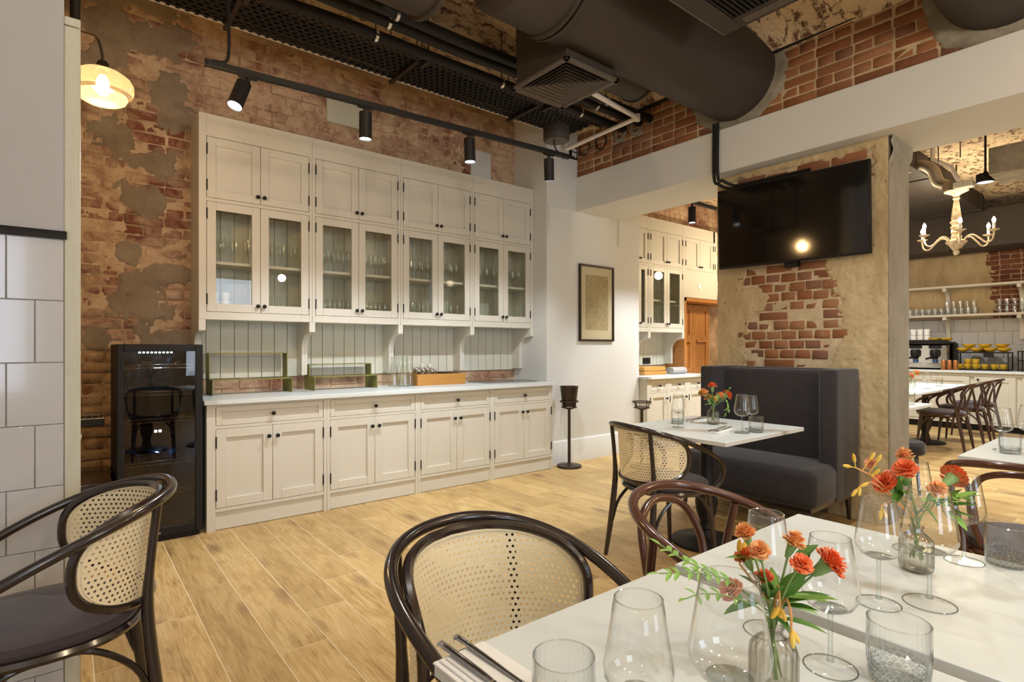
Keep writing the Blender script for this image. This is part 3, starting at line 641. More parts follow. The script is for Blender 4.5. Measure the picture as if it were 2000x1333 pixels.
# dark hopper at the top edge
hp = MB(); hp.M = Matrix.Translation((.92, .25, -.19)); hp.add([(0, 0, 0), (-.02, -.5, 0), (-.5, -.3, .28), (-.4, .15, .3), (.2, .1, .35), (.25, -.5, .35)], [(0, 1, 2, 3), (0, 3, 4), (0, 4, 5, 1), (1, 5, 2), (2, 5, 4, 3)])
hp.build('hopper', MT['duct'], bpy.data.objects['air_duct.001'])
# cable trays
def tray(nm, label, y0, y1, z, x0, x1, n, m, wires):
    t = th(nm, label, 'cable tray', (x0, y0, z)); L = x1 - x0; w = y1 - y0
    for y in (0, w): MB().box(0, L, y - .002, y + .002, 0, .055).box(0, L, y - .004, y + .004, .05, .056).box(0, L, y - .004, y + .004, -.001, .003).build('side_rail', MT['whitepipe'] if (y and wires > 3) else m, t)
    mb = MB(); rows = max(2, int(w / .045))
    for r in range(rows):
        y0 = w * r / rows; mb.box(0, L, y0, y0 + w / rows * .45, 0, .002)
        for k in range(n):
            x = L * (k + .5 * (r % 2)) / n; mb.box(x, x + L / n * .45, y0 + w / rows * .4, y0 + w / rows * 1.02, .0004, .0024)
    tag(mb.build('perforated_bottom', m, t), kind='stuff')
    for k in range(wires):
        y = w * (k + .6) / (wires + .2); r = random.uniform(.008, .017)
        pts = bez([(L * i / 9, y + random.uniform(-.012, .012), .004 + r + random.uniform(0, .008)) for i in range(10)], 3)
        MB().tube(pts, r, 6).build('cable', MT['black'], t)
    for k in range(4):
        x = L * (k + .4) / 4
        MB().box(x - .015, x + .015, -.03, w + .03, -.028, -.004).tube([(x, -.02, -.02), (x, -.02, .5)], .005, 6).tube([(x, w + .02, -.02), (x, w + .02, .5)], .005, 6).build('hanger', MT['darkmetal'], t)
    return t
tray('cable_tray', 'wide black cable tray full of black cables along the brick wall', 3.86, 4.27, 3.50, -.9, 4.15, 90, MT['black'], 9)
tray('cable_tray', 'narrow perforated cable tray between the wide tray and the insulated pipes', 3.74, 3.80, 3.46, -.9, 4.2, 90, MT['darkmetal'], 2)
for i, (y, z, lab) in enumerate(((3.34, 3.45, 'nearest the camera'), (3.46, 3.45, 'middle one of the three'), (3.66, 3.45, 'next to the cable tray'))):
    t = th('insulated_pipe', 'black insulated pipe with bright clamps under the vault, ' + lab, 'pipe', (-.6, y, z))
    pts = bez([(4.93 * k / 12, random.uniform(-.006, .006), random.uniform(-.006, .006)) for k in range(13)], 4); pts[-1] = Vector((4.98, 0, 0))
    MB().tube(pts, .038, 12).build('pipe', MT['black'], t)
    for x in (2.30, 3.42, 4.35):
        mb = MB(); ring(mb, (x, 0, 0), .0385, .022, n=18, t=.004); c = mb.build('clamp', MT['chrome'], t)
        MB().tube([(x, 0, .03), (x, 0, .42)], .0045, 6).build('rod', MT['darkmetal'], c)
t = th('drain_pipe', 'white plastic pipe bending at the corner by the brick wall over the beam', 'pipe', (4.087, 3.26, 3.36))
MB().tube([(-.95, -.32, -.154), (-.5, -.165, -.08), (0, 0, 0)], .021, 12).tube([(0, 0, 0), (0, .5, -.016), (0, .92, -.032)], .021, 12).build('pipe', MT['whitepipe'], t); mb = MB(); mb.lathe([(.0, -.03), (.026, -.03), (.026, .03), (0, .03)], 14); mb.build('elbow', MT['whitepipe'], t)
t = th('ceiling_speaker', 'dark drum shaped speaker hanging under the pipes near the track end', 'speaker', (3.37, 3.58, 3.075))
MB().lathe([(.112, 0), (.115, .006), (.115, .12), (.108, .13), (.03, .132)], 32).build('body', MT['duct'], t); MB().lathe([(.098, -.001), (.098, -.006), (.05, -.009), (.0, -.010)], 32, cap=(True, False)).build('grille', MT['ducthi'], t)
MB().tube([(0, 0, .13), (0, 0, .62)], .004, 6).build('rod', MT['darkmetal'], t); MB().tube(bez([(-.05, -.02, .0), (-.06, -.05, -.09), (-.02, -.08, -.15), (.03, -.06, -.17)], 6), .006, 6).build('cable', MT['black'], t)
# conduits
t = MB(); t.tube([(4.363, .2, 3.63), (4.363, 3.48, 3.56)], .016, 8); tag(t.build('wall_conduit', MT['black']), 'black conduit running along the top of the brickwork over the beam', 'conduit')
for k in (0, 1):
    t = MB(); t.tube(bez([(4.340, 2.64 - k * .035, 3.17), (4.340, 2.64 - k * .035, 2.72), (4.38, 2.62 - k * .04, 2.655 + k * .02), (4.42, 2.56 - k * .04, 2.615 + k * .02), (4.455, 2.45, 2.607 + k * .02), (4.46, 1.9, 2.60 + k * .02)], 6), .0135, 8)
    tag(t.build('tv_conduit', MT['black']), 'black conduit dropping over the white beam to the television, ' + ('outer', 'inner')[k] + ' one', 'conduit', 'conduits over the beam')
t = th('wall_conduit', 'black vertical conduit with a clamp over the tiled partition end', 'conduit', (.03, 3.3, 2.6)); MB().tube([(0, 0, 0), (0, 0, .96)], .02, 10).build('pipe', MT['black'], t); MB().box(-.06, .022, -.03, .03, .12, .15, .003).build('clamp', MT['black'], t)
MB().box(-.09, -.05, -.04, .5, .1, .17).build('bracket', MT['black'], t)
# track with four spotlights
TA = Vector((.592, 3.40, 2.80)); TB = Vector((3.18, 3.24, 2.80)); tv = TB - TA; tr = math.atan2(tv.y, tv.x)
t = th('lighting_track', 'long black ceiling track carrying four spotlights in front of the cream cabinets', 'light track', TA, tr)
L = tv.length; MB().box(0, L, -.017, .017, -.016, .018, .002).build('rail', MT['black'], t); MB().box(-.008, .0, -.019, .019, -.018, .02, .002).box(L, L + .008, -.019, .019, -.018, .02, .002).build('end_cap', MT['black'], t)
for x in (.09,): MB().tube(bez([(x - .06, 0, .02), (x + .0, 0, .03), (x + .02, 0, .09), (x + .02, 0, .3), (x + .02, 0, .95)], 6), .0085, 8).build('hanger', MT['black'], t)
MT['lens'] = emit('lamp_lens', (.92, .97, 1), 30)
for i, (x, dirv, lab) in enumerate(((.80, (-.33, -.22, -.90), 'tilted, at the end by the partition'), (1.485, (.0, .02, -1), 'straight down, next after the tilted one'), (2.25, (.02, -.03, -1), 'straight down, before the last'), (2.98, (.14, .12, -1), 'leaning slightly, at the end by the picture wall'))):
    y = TA.y + (x - TA.x) * tv.y / tv.x; d_ = Vector(dirv).normalized()
    s = th('spotlight', 'black cylinder spotlight on the track, ' + lab, 'spotlight', (x, y, 2.784), 0, 'spotlights on the track')
    MB().box(-.05, .05, -.015, .015, -.012, .0, .002).tube([(0, 0, -.01), (0, 0, -.04)], .012, 10).build('adapter', MT['black'], s)
    q = d_.to_track_quat('-Z', 'Y').to_matrix().to_4x4(); mm = Matrix.Translation(Vector((0, 0, -.045)) + (Vector((-.02, 0, 0)) if i == 0 else Vector((0, 0, .01)))) @ q
    mb = MB(); mb.M = mm; mb.lathe([(.030, 0), (.040, -.004), (.040, -.170), (.037, -.172), (.036, -.160)], 24, cap=(True, False)); h = mb.build('head', MT['black'], s)
    mb = MB(); mb.M = mm; mb.lathe([(.0, -.163), (.036, -.163)], 24, cap=(False, False)); mb.build('lens', MT['lens'], h)
    e = mm @ Vector((0, 0, -.176)); p = Vector((x, y, 2.784)) + e
    aim = p + (d_ + Vector((0, .30, 0)) if i else d_)
    light('spotlight_lamp', 'SPOT', p, (45, 62, 62, 58)[i] * 1.35, (.92, .97, 1), aim, spot_size=ang(90), spot_blend=.65, shadow_soft_size=.02)
# exit light box and evacuation plate high on the picture wall
t = th('sign_box', 'small white box with dark printed lines high on the picture wall', 'sign', (4.136, 4.32, 3.41)); MB().box(-.075, .075, -.03, 0, -.085, .085, .006).build('case', MT['white'], t)
for z, w in ((.03, .05), (.0, .035), (-.02, .03)): MB().box(-w, w * .6, -.0312, -.0298, z, z + (.016 if z > .02 else .006)).build('print_line', MT['black'], t)
t = th('evacuation_plate', 'small dark plate with white pictogram squares on the picture wall', 'sign', (4.315, 4.32, 3.375)); MB().box(-.06, .06, -.008, 0, -.07, .07, .002).build('plate', MT['black'], t)
mb = MB()
for a, b, c, d in ((-.02, .005, .015, .05), (.01, .045, .015, .05), (-.02, .005, -.04, .005), (.012, .045, -.03, -.0), (.015, .04, -.05, -.038)): mb.box(a, b, -.0095, -.0078, c, d)
mb.build('pictogram', MT['white'], t)
# pendant behind the partition
t = th('pendant_lamp', 'amber blown glass pendant lamp glowing behind the tiled partition', 'lamp', (.13, 3.2, 2.462))
prof = [(.022, .125), (.055, .118), (.10, .10), (.138, .068), (.155, .03), (.156, -.015), (.148, -.045), (.128, -.058), (.122, -.06), (.124, -.075), (.115, -.10), (.09, -.118), (.05, -.126), (.0, -.128)]
prof = [(r * .78, z * .64) for r, z in prof]
MB().lathe(prof, 40, cap=(False, False)).build('shade', MT['amber'], t)
MB().lathe([(.0, .12), (.018, .116), (.024, .10), (.03, .080), (.014, .076), (.014, .05), (.0, .046)], 20).build('lamp_holder', MT['darkmetal'], t)
MT['bulb'] = emit('warm_filament', (1, .78, .45), 45)
MB().lathe([(.010, .055), (.022, .03), (.026, .008), (.02, -.012), (.0, -.024)], 20).build('bulb', MT['bulb'], t)
MB().tube(bez([(0, 0, .116), (-.002, .0, .15), (-.02, 0, .215), (-.06, 0, .225), (-.16, .02, .24), (-.3, .04, .3), (-.4, .05, 1.1)], 8), .006, 8).build('cable', MT['darkmetal'], t)
light('pendant_light', 'POINT', (.13, 3.2, 2.42), 34, (1, .68, .34), shadow_soft_size=.05)
# ---------------- free-standing furniture ----------------
RW, RB, RH, RE, RF, RZ = .272, .319, .81, 1.95, .145, .627
def rail_pts(n=20):
    p = 2 / 2.3; P = []
    for i in range(n):
        a = PI / 2 * i / (n - 1); P.append([RW * math.sin(a) ** p, -RB * math.cos(a) ** p if i < n - 1 else 0])
    for i in range(1, 8): P.append([RW * (1 - .06 * (i / 7) ** 2), RF * i / 7])
    s = [0]
    for a, b in zip(P, P[1:]): s.append(s[-1] + math.hypot(b[0] - a[0], b[1] - a[1]))
    h = [Vector((x, y, RH - (RH - RZ) * (q / s[-1]) ** RE)) for (x, y), q in zip(P, s)]
    h += bez([h[-1], (.254, .182, .600), (.252, .203, .562), (.245, .205, .52), (.235, .190, .478), (.226, .165, .452)], 4)[1:]
    return [Vector((-q.x, q.y, q.z)) for q in reversed(h[1:])] + h
def se_ring(rx, ry, z, n=48, e=2.4, dy=0):
    o = []
    for k in range(n):
        a = 2 * PI * k / n; c, s_ = math.cos(a), math.sin(a)
        o.append((rx * math.copysign(abs(c) ** (2 / e), c), dy + ry * math.copysign(abs(s_) ** (2 / e), s_), z))
    return o
def back_surf(phi, z):                            # curved surface that carries the cane
    k = (z - .46) / .33; return Vector((.258 * math.sin(phi), -(.280 + .028 * k) * math.cos(phi) + .016, z))
PH, ZC, ZH = ang(77), .640, .152
def oval(k, s=1.0):
    c, q = math.cos(k), math.sin(k); return PH * s * math.copysign(abs(c) ** (2 / 2.9), c), ZC + ZH * s * math.copysign(abs(q) ** (2 / 2.6), q)
def chair(label, loc, rz, wood='bent', cane=True, group=None, z=0):
    t = th('bentwood_armchair', label, 'chair', (*loc, z), rz, group); w = MT[wood]
    MB().tube(rail_pts(), .0148, 10).build('arm_rail', w, t)
    mb = MB(); mb.tube(se_ring(.222, .222, .435), .021, 8, closed=True, flat=.8); mb.build('seat_frame', w, t)
    mb = MB(); n = 48; rs = [(.90, .432), (.97, .448), (.985, .462), (.95, .478), (.8, .488), (.45, .494)]; v = []
    for s_, zz in rs: v += [(x * s_, y * s_, zz) for x, y, _ in se_ring(.235, .235, 0)]
    f = [(i * n + k, i * n + (k + 1) % n, (i + 1) * n + (k + 1) % n, (i + 1) * n + k) for i in range(len(rs) - 1) for k in range(n)]
    mb.add(v + [(0, 0, .495)], f + [((len(rs) - 1) * n + k, (len(rs) - 1) * n + (k + 1) % n, len(rs) * n) for k in range(n)] + [tuple(range(n))[::-1]]); mb.build('seat', MT['seat'], t)
    for s_ in (-1, 1):
        if not cane: pts = bez([(s_ * .20, -.27, 0), (s_ * .19, -.235, .22), (s_ * .195, -.19, .46), (s_ * .232, -.175, .62), (s_ * .247, -.155, .745)], 5)
        else: pts = bez([(s_ * .197, -.287, 0), (s_ * .188, -.255, .22), (s_ * .178, -.232, .46), (s_ * .176, -.240, .62), (s_ * .176, -.258, .785)], 5)
        MB().tube(pts, [.0125 + .006 * math.sin(PI * min(1, k / 14)) for k in range(len(pts))], 10).build('leg', w, t)
        pts = bez([(s_ * .195, .205, 0), (s_ * .182, .185, .24), (s_ * .17, .165, .43)], 5)
        MB().tube(pts, [.0115 + .008 * k / 10 for k in range(len(pts))], 10).build('leg', w, t)
        MB().tube(bez([(s_ * .188, -.248, .20), (s_ * .19, -.2, .32), (s_ * .192, -.10, .405), (s_ * .192, 0, .415), (s_ * .19, .09, .395), (s_ * .185, .165, .30), (s_ * .183, .182, .22)], 5), .0095, 8).build('brace', w, t)
    MB().tube(bez([(-.178, .188, .22), (-.16, .192, .31), (-.09, .197, .39), (0, .2, .408), (.09, .197, .39), (.16, .192, .31), (.178, .188, .22)], 5), .0095, 8).build('brace', w, t)
    if cane:
        mb = MB(); mb.tube([back_surf(*oval(2 * PI * k / 72)) for k in range(72)], .0125, 8, closed=True); mb.build('back_frame', w, t)
        put('cane_panel', CANE, t)['kind'] = 'stuff'
        MB().tube([back_surf(*oval(2 * PI * k / 72, .935)) + Vector((0, .008 * math.cos(oval(2 * PI * k / 72, .935)[0]), 0)) for k in range(72)], .0035, 6, closed=True).build('cane_binding', MT['cane'], t)
    else:
        for sc in (1.0,):
            L_ = [(-.13, -.185, .44), (-.160, -.212, .56), (-.160, -.236, .66), (-.115, -.272, .748), (0, -.296, .778), (.115, -.272, .748), (.160, -.236, .66), (.160, -.212, .56), (.13, -.185, .44)]
            MB().tube(bez(L_, 6), .0125, 10).build('back_loop', w, t)
    return t
def cane_mesh():
    mb = MB(); P_ = .0148; au = .268; nu = int(2 * PH * au / P_); nv = int(2 * ZH / P_); ind = {}
    def V(u, v, dep):
        k = (round(u, 5), round(v, 5))
        if k not in ind: ind[k] = len(mb.v); mb.v.append(tuple(back_surf(u / au, v)))
        return ind[k]
    for i in range(nu):
        for j in range(nv):
            u0 = -PH * au + P_ * (i + (.5 if j % 2 else 0)); v0 = ZC - ZH + P_ * j; cu, cv = u0 + P_ / 2, v0 + P_ / 2
            a, b = abs(cu / au) / (PH * .985), abs(cv - ZC) / (ZH * .985)
            if a ** 2.9 + b ** 2.6 > 1: continue
            o = [(u0, v0), (cu, v0), (u0 + P_, v0), (u0 + P_, cv), (u0 + P_, v0 + P_), (cu, v0 + P_), (u0, v0 + P_), (u0, cv)]
            O = [V(*q, 0) for q in o]; r = .0037; b_ = len(mb.v)
            for k in range(8):
                an = -3 * PI / 4 + k * PI / 4; mb.v.append(tuple(back_surf((cu + r * math.cos(an)) / au, cv + r * math.sin(an))))
            if a ** 2.9 + b ** 2.6 > .90: mb.f.append(tuple(O)); continue
            for k in range(8): mb.f.append((O[k], O[(k + 1) % 8], b_ + (k + 1) % 8, b_ + k))
    return mb.data('cane_panel', MT['cane'], 80)
CANE = cane_mesh()
chair('black bentwood armchair with cane back, pushed to the nearest marble table', (.774, .888), 3.246, group='cane back armchairs')
chair('black bentwood armchair with cane back, seen from the side by the tiled partition', (-.053, 2.123), 1.614, group='cane back armchairs')
chair('black bentwood armchair with cane back, at the table by the bench', (2.771, 2.004), -1.805, group='cane back armchairs')
chair('mahogany brown bentwood armchair with plain looped back, between the cane chairs', (1.46, .775), 3.244, 'bent_brown', False)
chair('dark brown bentwood armchair at the marble table beyond the second flower vase', (3.03, .42), -PI / 2, 'bent_brown', False)
for i, (x, y, r) in enumerate(((8.37, 2.02, 0), (9.24, 2.02, .02), (10.02, 2.05, -.03))):
    chair('dark walnut bentwood armchair in the far row, ' + ('nearest the pillar', 'in the middle of three', 'nearest the back counter')[i], (x, y), r, 'bent_far', False, 'chairs along the far dining table')
# marble tables
def table(label, x0, x1, y0, y1, cx, cy, base=True, h=.75, group=None):
    t = th('bistro_table', label, 'table', (cx, cy, 0), 0, group)
    MB().box(x0 - cx, x1 - cx, y0 - cy, y1 - cy, h - .024, h, .002).build('tabletop', MT['marble'], t)
    MB().lathe([(.215, 0), (.22, .006), (.218, .018), (.19, .026), (.07, .042), (.055, .055), (.05, .075), (.044, .09), (.05, .10), (.042, .115), (.040, .14), (.062, .20), (.070, .26), (.062, .32), (.046, .40), (.038, .55), (.036, h - .05)], 32).build('pedestal', MT['black'], t)
    MB().box(-.2, .2, -.025, .025, h - .05, h - .0245).box(-.025, .025, -.2, .2, h - .05, h - .0245).build('spider_bracket', MT['black'], t); return t
table('nearest white marble table, set with cutlery and glasses', .456, 1.052, .02, .768, .755, .36)
table('white marble table behind the nearest one, with the second flower vase', 1.094, 1.716, .02, .766, 1.405, .36)
table('white marble table in front of the dark velvet bench', 2.695, 3.60, 1.57, 2.345, 3.2, 2.0)
table('white marble table beyond the brown chair, with two wine glasses', 3.218, 4.1, -.1, .716, 3.66, .3)
table('far white marble table beside the row of walnut chairs', 6.95, 9.45, 1.945, 2.65, 8.8, 2.3)
table('small white marble table half hidden behind the pillar', 5.25, 6.0, 1.512, 2.25, 5.6, 1.9)
# velvet bench
t = th('velvet_bench', 'dark charcoal velvet high-backed bench with wings against the pillar', 'sofa', (3.72, 1.56, 0)); Y1 = 1.03
def soft(x0, x1, y0, y1, z0, z1, r): 
    mb = MB(); bm = bmesh.new(); bmesh.ops.create_cube(bm, size=1)
    for v in bm.verts: v.co = Vector((x0 + (v.co.x + .5) * (x1 - x0), y0 + (v.co.y + .5) * (y1 - y0), z0 + (v.co.z + .5) * (z1 - z0)))
    bmesh.ops.bevel(bm, geom=list(bm.edges), offset=r, segments=4, profile=.5, affect='EDGES'); bm.verts.index_update()
    mb.add([v.co for v in bm.verts], [[v.index for v in f.verts] for f in bm.faces]); bm.free(); return mb
soft(0, .52, .0, Y1, .19, .452, .055).build('seat_cushion', MT['velvet'], t, 60)
soft(.60, .735, .0, Y1, .20, 1.095, .02).build('backrest', MT['velvet'], t, 60)
for y in (0, Y1 - .11): soft(.335, .735, y - .004, y + .114, .20, 1.098, .018).build('wing', MT['velvet'], t, 60)
soft(.50, .66, .112, Y1 - .112, .40, 1.086, .03).build('back_cushion', MT['velvet'], t, 60)
MB().box(.03, .70, .03, Y1 - .03, .17, .2, .003).build('base_board', MT['bent'], t)
for x, y, sx, sy in ((.05, .06, -1, -1), (.05, Y1 - .06, -1, 1), (.70, .06, 1, -1), (.70, Y1 - .06, 1, 1)): MB().tube([(x, y, .175), (x + sx * .022, y + sy * .0, 0)], [.022, .013], 10).build('leg', MT['bent'], t)
# television
t = th('television', 'black flat television on the brick pillar above the bench', 'television', (4.40, 2.044, 2.251), ang(3.5)); t.rotation_euler = (0, ang(-2.2), ang(3.5))
MB().box(-.012, .022, -.568, .568, -.333, .333, .004).build('casing', MT['black'], t); MB().box(-.0145, -.011, -.557, .557, -.318, .324, .001).build('screen', MT['screen'], t)
MB().box(.02, .10, -.15, .15, -.15, .15).box(.02, .105, -.06, .04, -.37, -.15, .003).build('wall_bracket', MT['black'], t)
# wine fridge
t = th('wine_fridge', 'tall black wine fridge with smoked glass door beside the cream cabinets', 'fridge', (.24, 4.19, 0)); w = .47
MB().box(.0, .02, .035, .6, .03, 1.27, .003).box(w - .02, w, .035, .6, .03, 1.27, .003).box(.02, w - .02, .56, .6, .03, 1.27).box(.02, w - .02, .035, .56, 1.235, 1.27, .002).box(.02, w - .02, .035, .56, .03, .10, .002).box(.02, w - .02, .05, .56, .60, .625).build('cabinet_body', MT['black'], t)
MB().box(.02, w - .02, .02, .3, .0, .03).build('foot_rail', MT['black'], t)
d = MB().box(.0, .035, .0, .033, .035, 1.268, .004).box(w - .045, w, .0, .033, .035, 1.268, .004).box(.035, w - .045, .0, .033, 1.225, 1.268, .003).box(.035, w - .045, .0, .033, .035, .09, .003).build('door', MT['black'], t)
MB().box(.033, w - .043, .006, .012, .088, 1.227).build('pane', MT['smoke'], d)
MB().box(.18, .23, -.002, .0, .055, .062).build('badge', MT['chrome'], d)
MT['blue'] = emit('blue_white_led', (.45, .75, 1), 14); MT['digits'] = emit('led_digits', (.75, .82, 1), 10)
for k in range(9): MB().box(.12 + k * .022, .132 + k * .022, .10, .11, 1.212, 1.222).build('led', MT['blue'], t)
MB().box(.2, .216, .048, .05, .70, .716).box(.224, .24, .048, .05, .70, .716).build('display_digits', MT['digits'], t); MB().box(.10, .36, .0502, .06, .68, .74).build('display_panel', MT['black'], t)
for z in (1.115, .94, .765, .49, .295):
    mb = MB()
    for y in (.06, .2, .34, .5): mb.tube([(.025, y, z), (w - .025, y, z)], .003, 6)
    for k in range(12): mb.tube([(.04 + k * .0355, .055, z + .003), (.04 + k * .0355, .53, z + .003)], .0016, 5)
    mb.tube([(.05, .055, z), (.05, .055, z + .022), (w - .05, .055, z + .022), (w - .05, .055, z)], .003, 6); mb.build('wire_shelf', MT['chrome'], t)
light('fridge_led', 'POINT', (.47, 4.30, 1.19), 7, (.4, .62, 1), shadow_soft_size=.02); light('fridge_led', 'POINT', (.47, 4.30, .58), 6, (.25, .45, 1), shadow_soft_size=.02)
MT['bottle'] = plain('dark_bottle_glass', (.01, .02, .035), .08, Coat_Weight=.6)
bt = MB(); bt.M = Matrix.Rotation(-PI / 2, 4, 'X'); bt.lathe([(.0, .004), (.03, .0), (.037, .006), (.037, .19), (.03, .22), (.014, .245), (.014, .30), (.0, .30)], 16); bt = bt.data('wine_bottle', MT['bottle'])
for k, (x, z, lab) in enumerate(((.33, .532, 'on the blue lit shelf, first of three'), (.45, .532, 'on the blue lit shelf, middle one'), (.57, .532, 'on the blue lit shelf, last of three'), (.60, .807, 'on the shelf above the display'), (.40, 1.157, 'on the top shelf, first'), (.56, 1.157, 'on the top shelf, second'))):
    tag(put('wine_bottle', bt, None, (x, 4.26, z)), 'dark bottle lying in the wine fridge, ' + lab, 'bottle', 'bottles in the wine fridge')
# wine cooler stands
def stand(label, x, y, bucket):
    t = th('cooler_stand', label, 'stand', (x, y, 0))
    MB().lathe([(.128, 0), (.13, .012), (.125, .022), (.03, .03), (.016, .04), (.015, .60), (.02, .61)], 32).build('base', MT['darkmetal'], t)
    MB().tube(se_ring(.096, .096, .685, 28, 2), .006, 8, closed=True).tube(se_ring(.078, .078, .625, 28, 2), .006, 8, closed=True).tube([(0, 0, .6), (.078, 0, .625), (.096, 0, .685)], .006, 6).tube([(0, 0, .6), (-.078, 0, .625), (-.096, 0, .685)], .006, 6).tube([(0, 0, .6), (0, .078, .625), (0, .096, .685)], .006, 6).tube([(0, 0, .6), (0, -.078, .625), (0, -.096, .685)], .006, 6).build('holder_ring', MT['darkmetal'], t)
    if bucket:
        o = tag(MB().lathe([(.0, .634), (.068, .634), (.072, .64), (.094, .835), (.1, .84), (.098, .845), (.092, .842), (.068, .65), (.0, .648)], 32, cap=(False, False)).build('wine_bucket', MT['darkmetal'], None, loc=(x, y, 0)), 'dark bronze wine bucket held in the floor stand by the picture wall', 'bucket')
stand('slim dark wine bucket stand by the end of the cream cabinets', 4.10, 4.16, True)
stand('slim dark bucket stand with an empty ring behind the bench table', 4.66, 3.66, False)
# framed print and wall panels
t = th('framed_print', 'tall old engraving in a thin dark frame on the white wall', 'picture', (4.68, 4.32, 1.747)); w, h = .565, .856
MB().box(-w / 2, -w / 2 + .022, -.03, 0, -h / 2, h / 2, .002).box(w / 2 - .022, w / 2, -.03, 0, -h / 2, h / 2, .002).box(-w / 2 + .022, w / 2 - .022, -.03, 0, h / 2 - .022, h / 2, .002).box(-w / 2 + .022, w / 2 - .022, -.03, 0, -h / 2, -h / 2 + .022, .002).build('frame', MT['darkmetal'], t)
MT['mat'] = plain('cream_mount', (.68, .58, .42), .9); MB().box(-w / 2 + .02, w / 2 - .02, -.012, -.002, -h / 2 + .02, h / 2 - .02).build('mount', MT['mat'], t)
def printm():
    t = NT('aged_engraving'); o = t.obj(); n1 = t.noise(o, 9, 6, .7, 1.5); n2 = t.noise(o, 46, 5, .8, 2)
    t.P(Base_Color=t.mix(t.math('MULTIPLY', t.ramp(n2, (.46, 1.0), (.6, 0.0)), t.ramp(n1, (.35, .1), (.6, .8))), t.mix(n1, (.50, .36, .19), (.62, .52, .36)), (.20, .15, .09)), Roughness=.8); return t.m
MB().box(-.178, .192, -.014, -.011, -.30, .315).build('engraving', printm(), t)
MB().box(-w / 2 + .02, w / 2 - .02, -.020, -.018, -h / 2 + .02, h / 2 - .02).build('pane', MT['pane'], t)
for k, (x, z) in enumerate(((4.10, 2.595), (5.205, 2.595))):
    t = th('access_panel', 'flush white access panel on the picture wall, ' + ('by the cabinets', 'by the wall end under the beam')[k], 'panel', (x, 4.32, z))
    MB().box(-.15, .15, -.006, 0, -.16, .16, .002).build('surround', MT['wall_white'], t); MB().box(-.135, .135, -.009, -.006, -.145, .145, .0015).build('cover', MT['wall_white'], t)
# dark low cupboard and drip tray behind the partition
t = th('low_cupboard', 'low dark cupboard between the partition end and the wine fridge', 'cabinet', (-.62, 4.21, 0)); MB().box(0, .845, 0, .62, 0, .42, .004).build('carcass', MT['seatwood'] if 'seatwood' in MT else MT['bent'], t); MB().box(.43, .83, -.012, 0, .03, .40, .002).build('door', MT['bent'], t)
t = th('service_stand', 'white service stand mostly hidden behind the cream partition edge', 'stand', (-.12, 4.35, .42)); MB().box(-.06, .16, -.05, .12, .0, .345, .003).build('column', MT['white'], t); MB().box(-.06, .19, -.07, .14, .27, .30, .003).build('collar', MT['white'], t)
t = th('drip_tray', 'black drip tray with a steel grille on the white service stand', 'tray', (.02, 4.38, .765)); MB().box(-.2, .16, -.12, .12, 0, .045, .004).build('tray', MT['black'], t)
mb = MB()
for k in range(10): mb.box(-.19 + k * .036, -.19 + k * .036 + .006, -.115, .115, .045, .05)
mb.box(-.2, .16, -.122, -.114, .045, .051).box(-.2, .16, .114, .122, .045, .051).box(.152, .16, -.114, .114, .045, .051); mb.build('grille', MT['chrome'], t)
# ---------------- table settings ----------------
def wall2(prof, t=.0012):                          # fold an open profile back to give the glass a wall and a rim
    return prof + [(max(r - t, .0005), z + (t * .6 if i == 0 else 0)) for i, (r, z) in enumerate(reversed(prof))]
bowl_s = [(.006, .090), (.020, .0915), (.033, .099), (.0405, .112), (.0415, .124), (.038, .145), (.0335, .172), (.0288, .2035)]
foot_s = [(.0375, 0), (.0378, .0012), (.030, .0026), (.012, .0052), (.0055, .0095), (.0036, .02), (.0033, .05), (.0036, .078), (.006, .090)]
def wineglass(label, x, y, z=.75, k=1.0, h=1.0, n=40, group=None):
    t = th('wine_glass', label, 'glass', (x, y, z + .0003), 0, group); S_ = lambda P: [(r * k, q * h) for r, q in P]
    bw = MB().lathe(wall2(S_(bowl_s)), n, cap=(False, False)).build('bowl', MT['glass'], t, 60); r, q = bowl_s[-1]; MB().tube(se_ring((r - .0006) * k, (r - .0006) * k, q * h, n, 2), .00085, 6, closed=True).build('rim', MT['rim'], bw); MB().lathe([(.0, .0885 * h), (.012 * k, .0895 * h), (.024 * k, .0935 * h), (.014 * k, .0955 * h), (.0, .0985 * h)], 24, cap=(False, False)).build('bowl_base', MT['glass_stem'], bw, 60)
    MB().lathe(S_(foot_s[4:]), 16, cap=(True, False)).build('stem', MT['glass_stem'], t, 60)
    ft = MB().lathe(S_(foot_s[:6]), n, cap=(True, False)).build('foot', MT['glass_foot'], t, 60); MB().tube(se_ring(.0374 * k, .0374 * k, .0009, n, 2), .0008, 6, closed=True).build('foot_rim', MT['rim_dark'], ft)
    return t
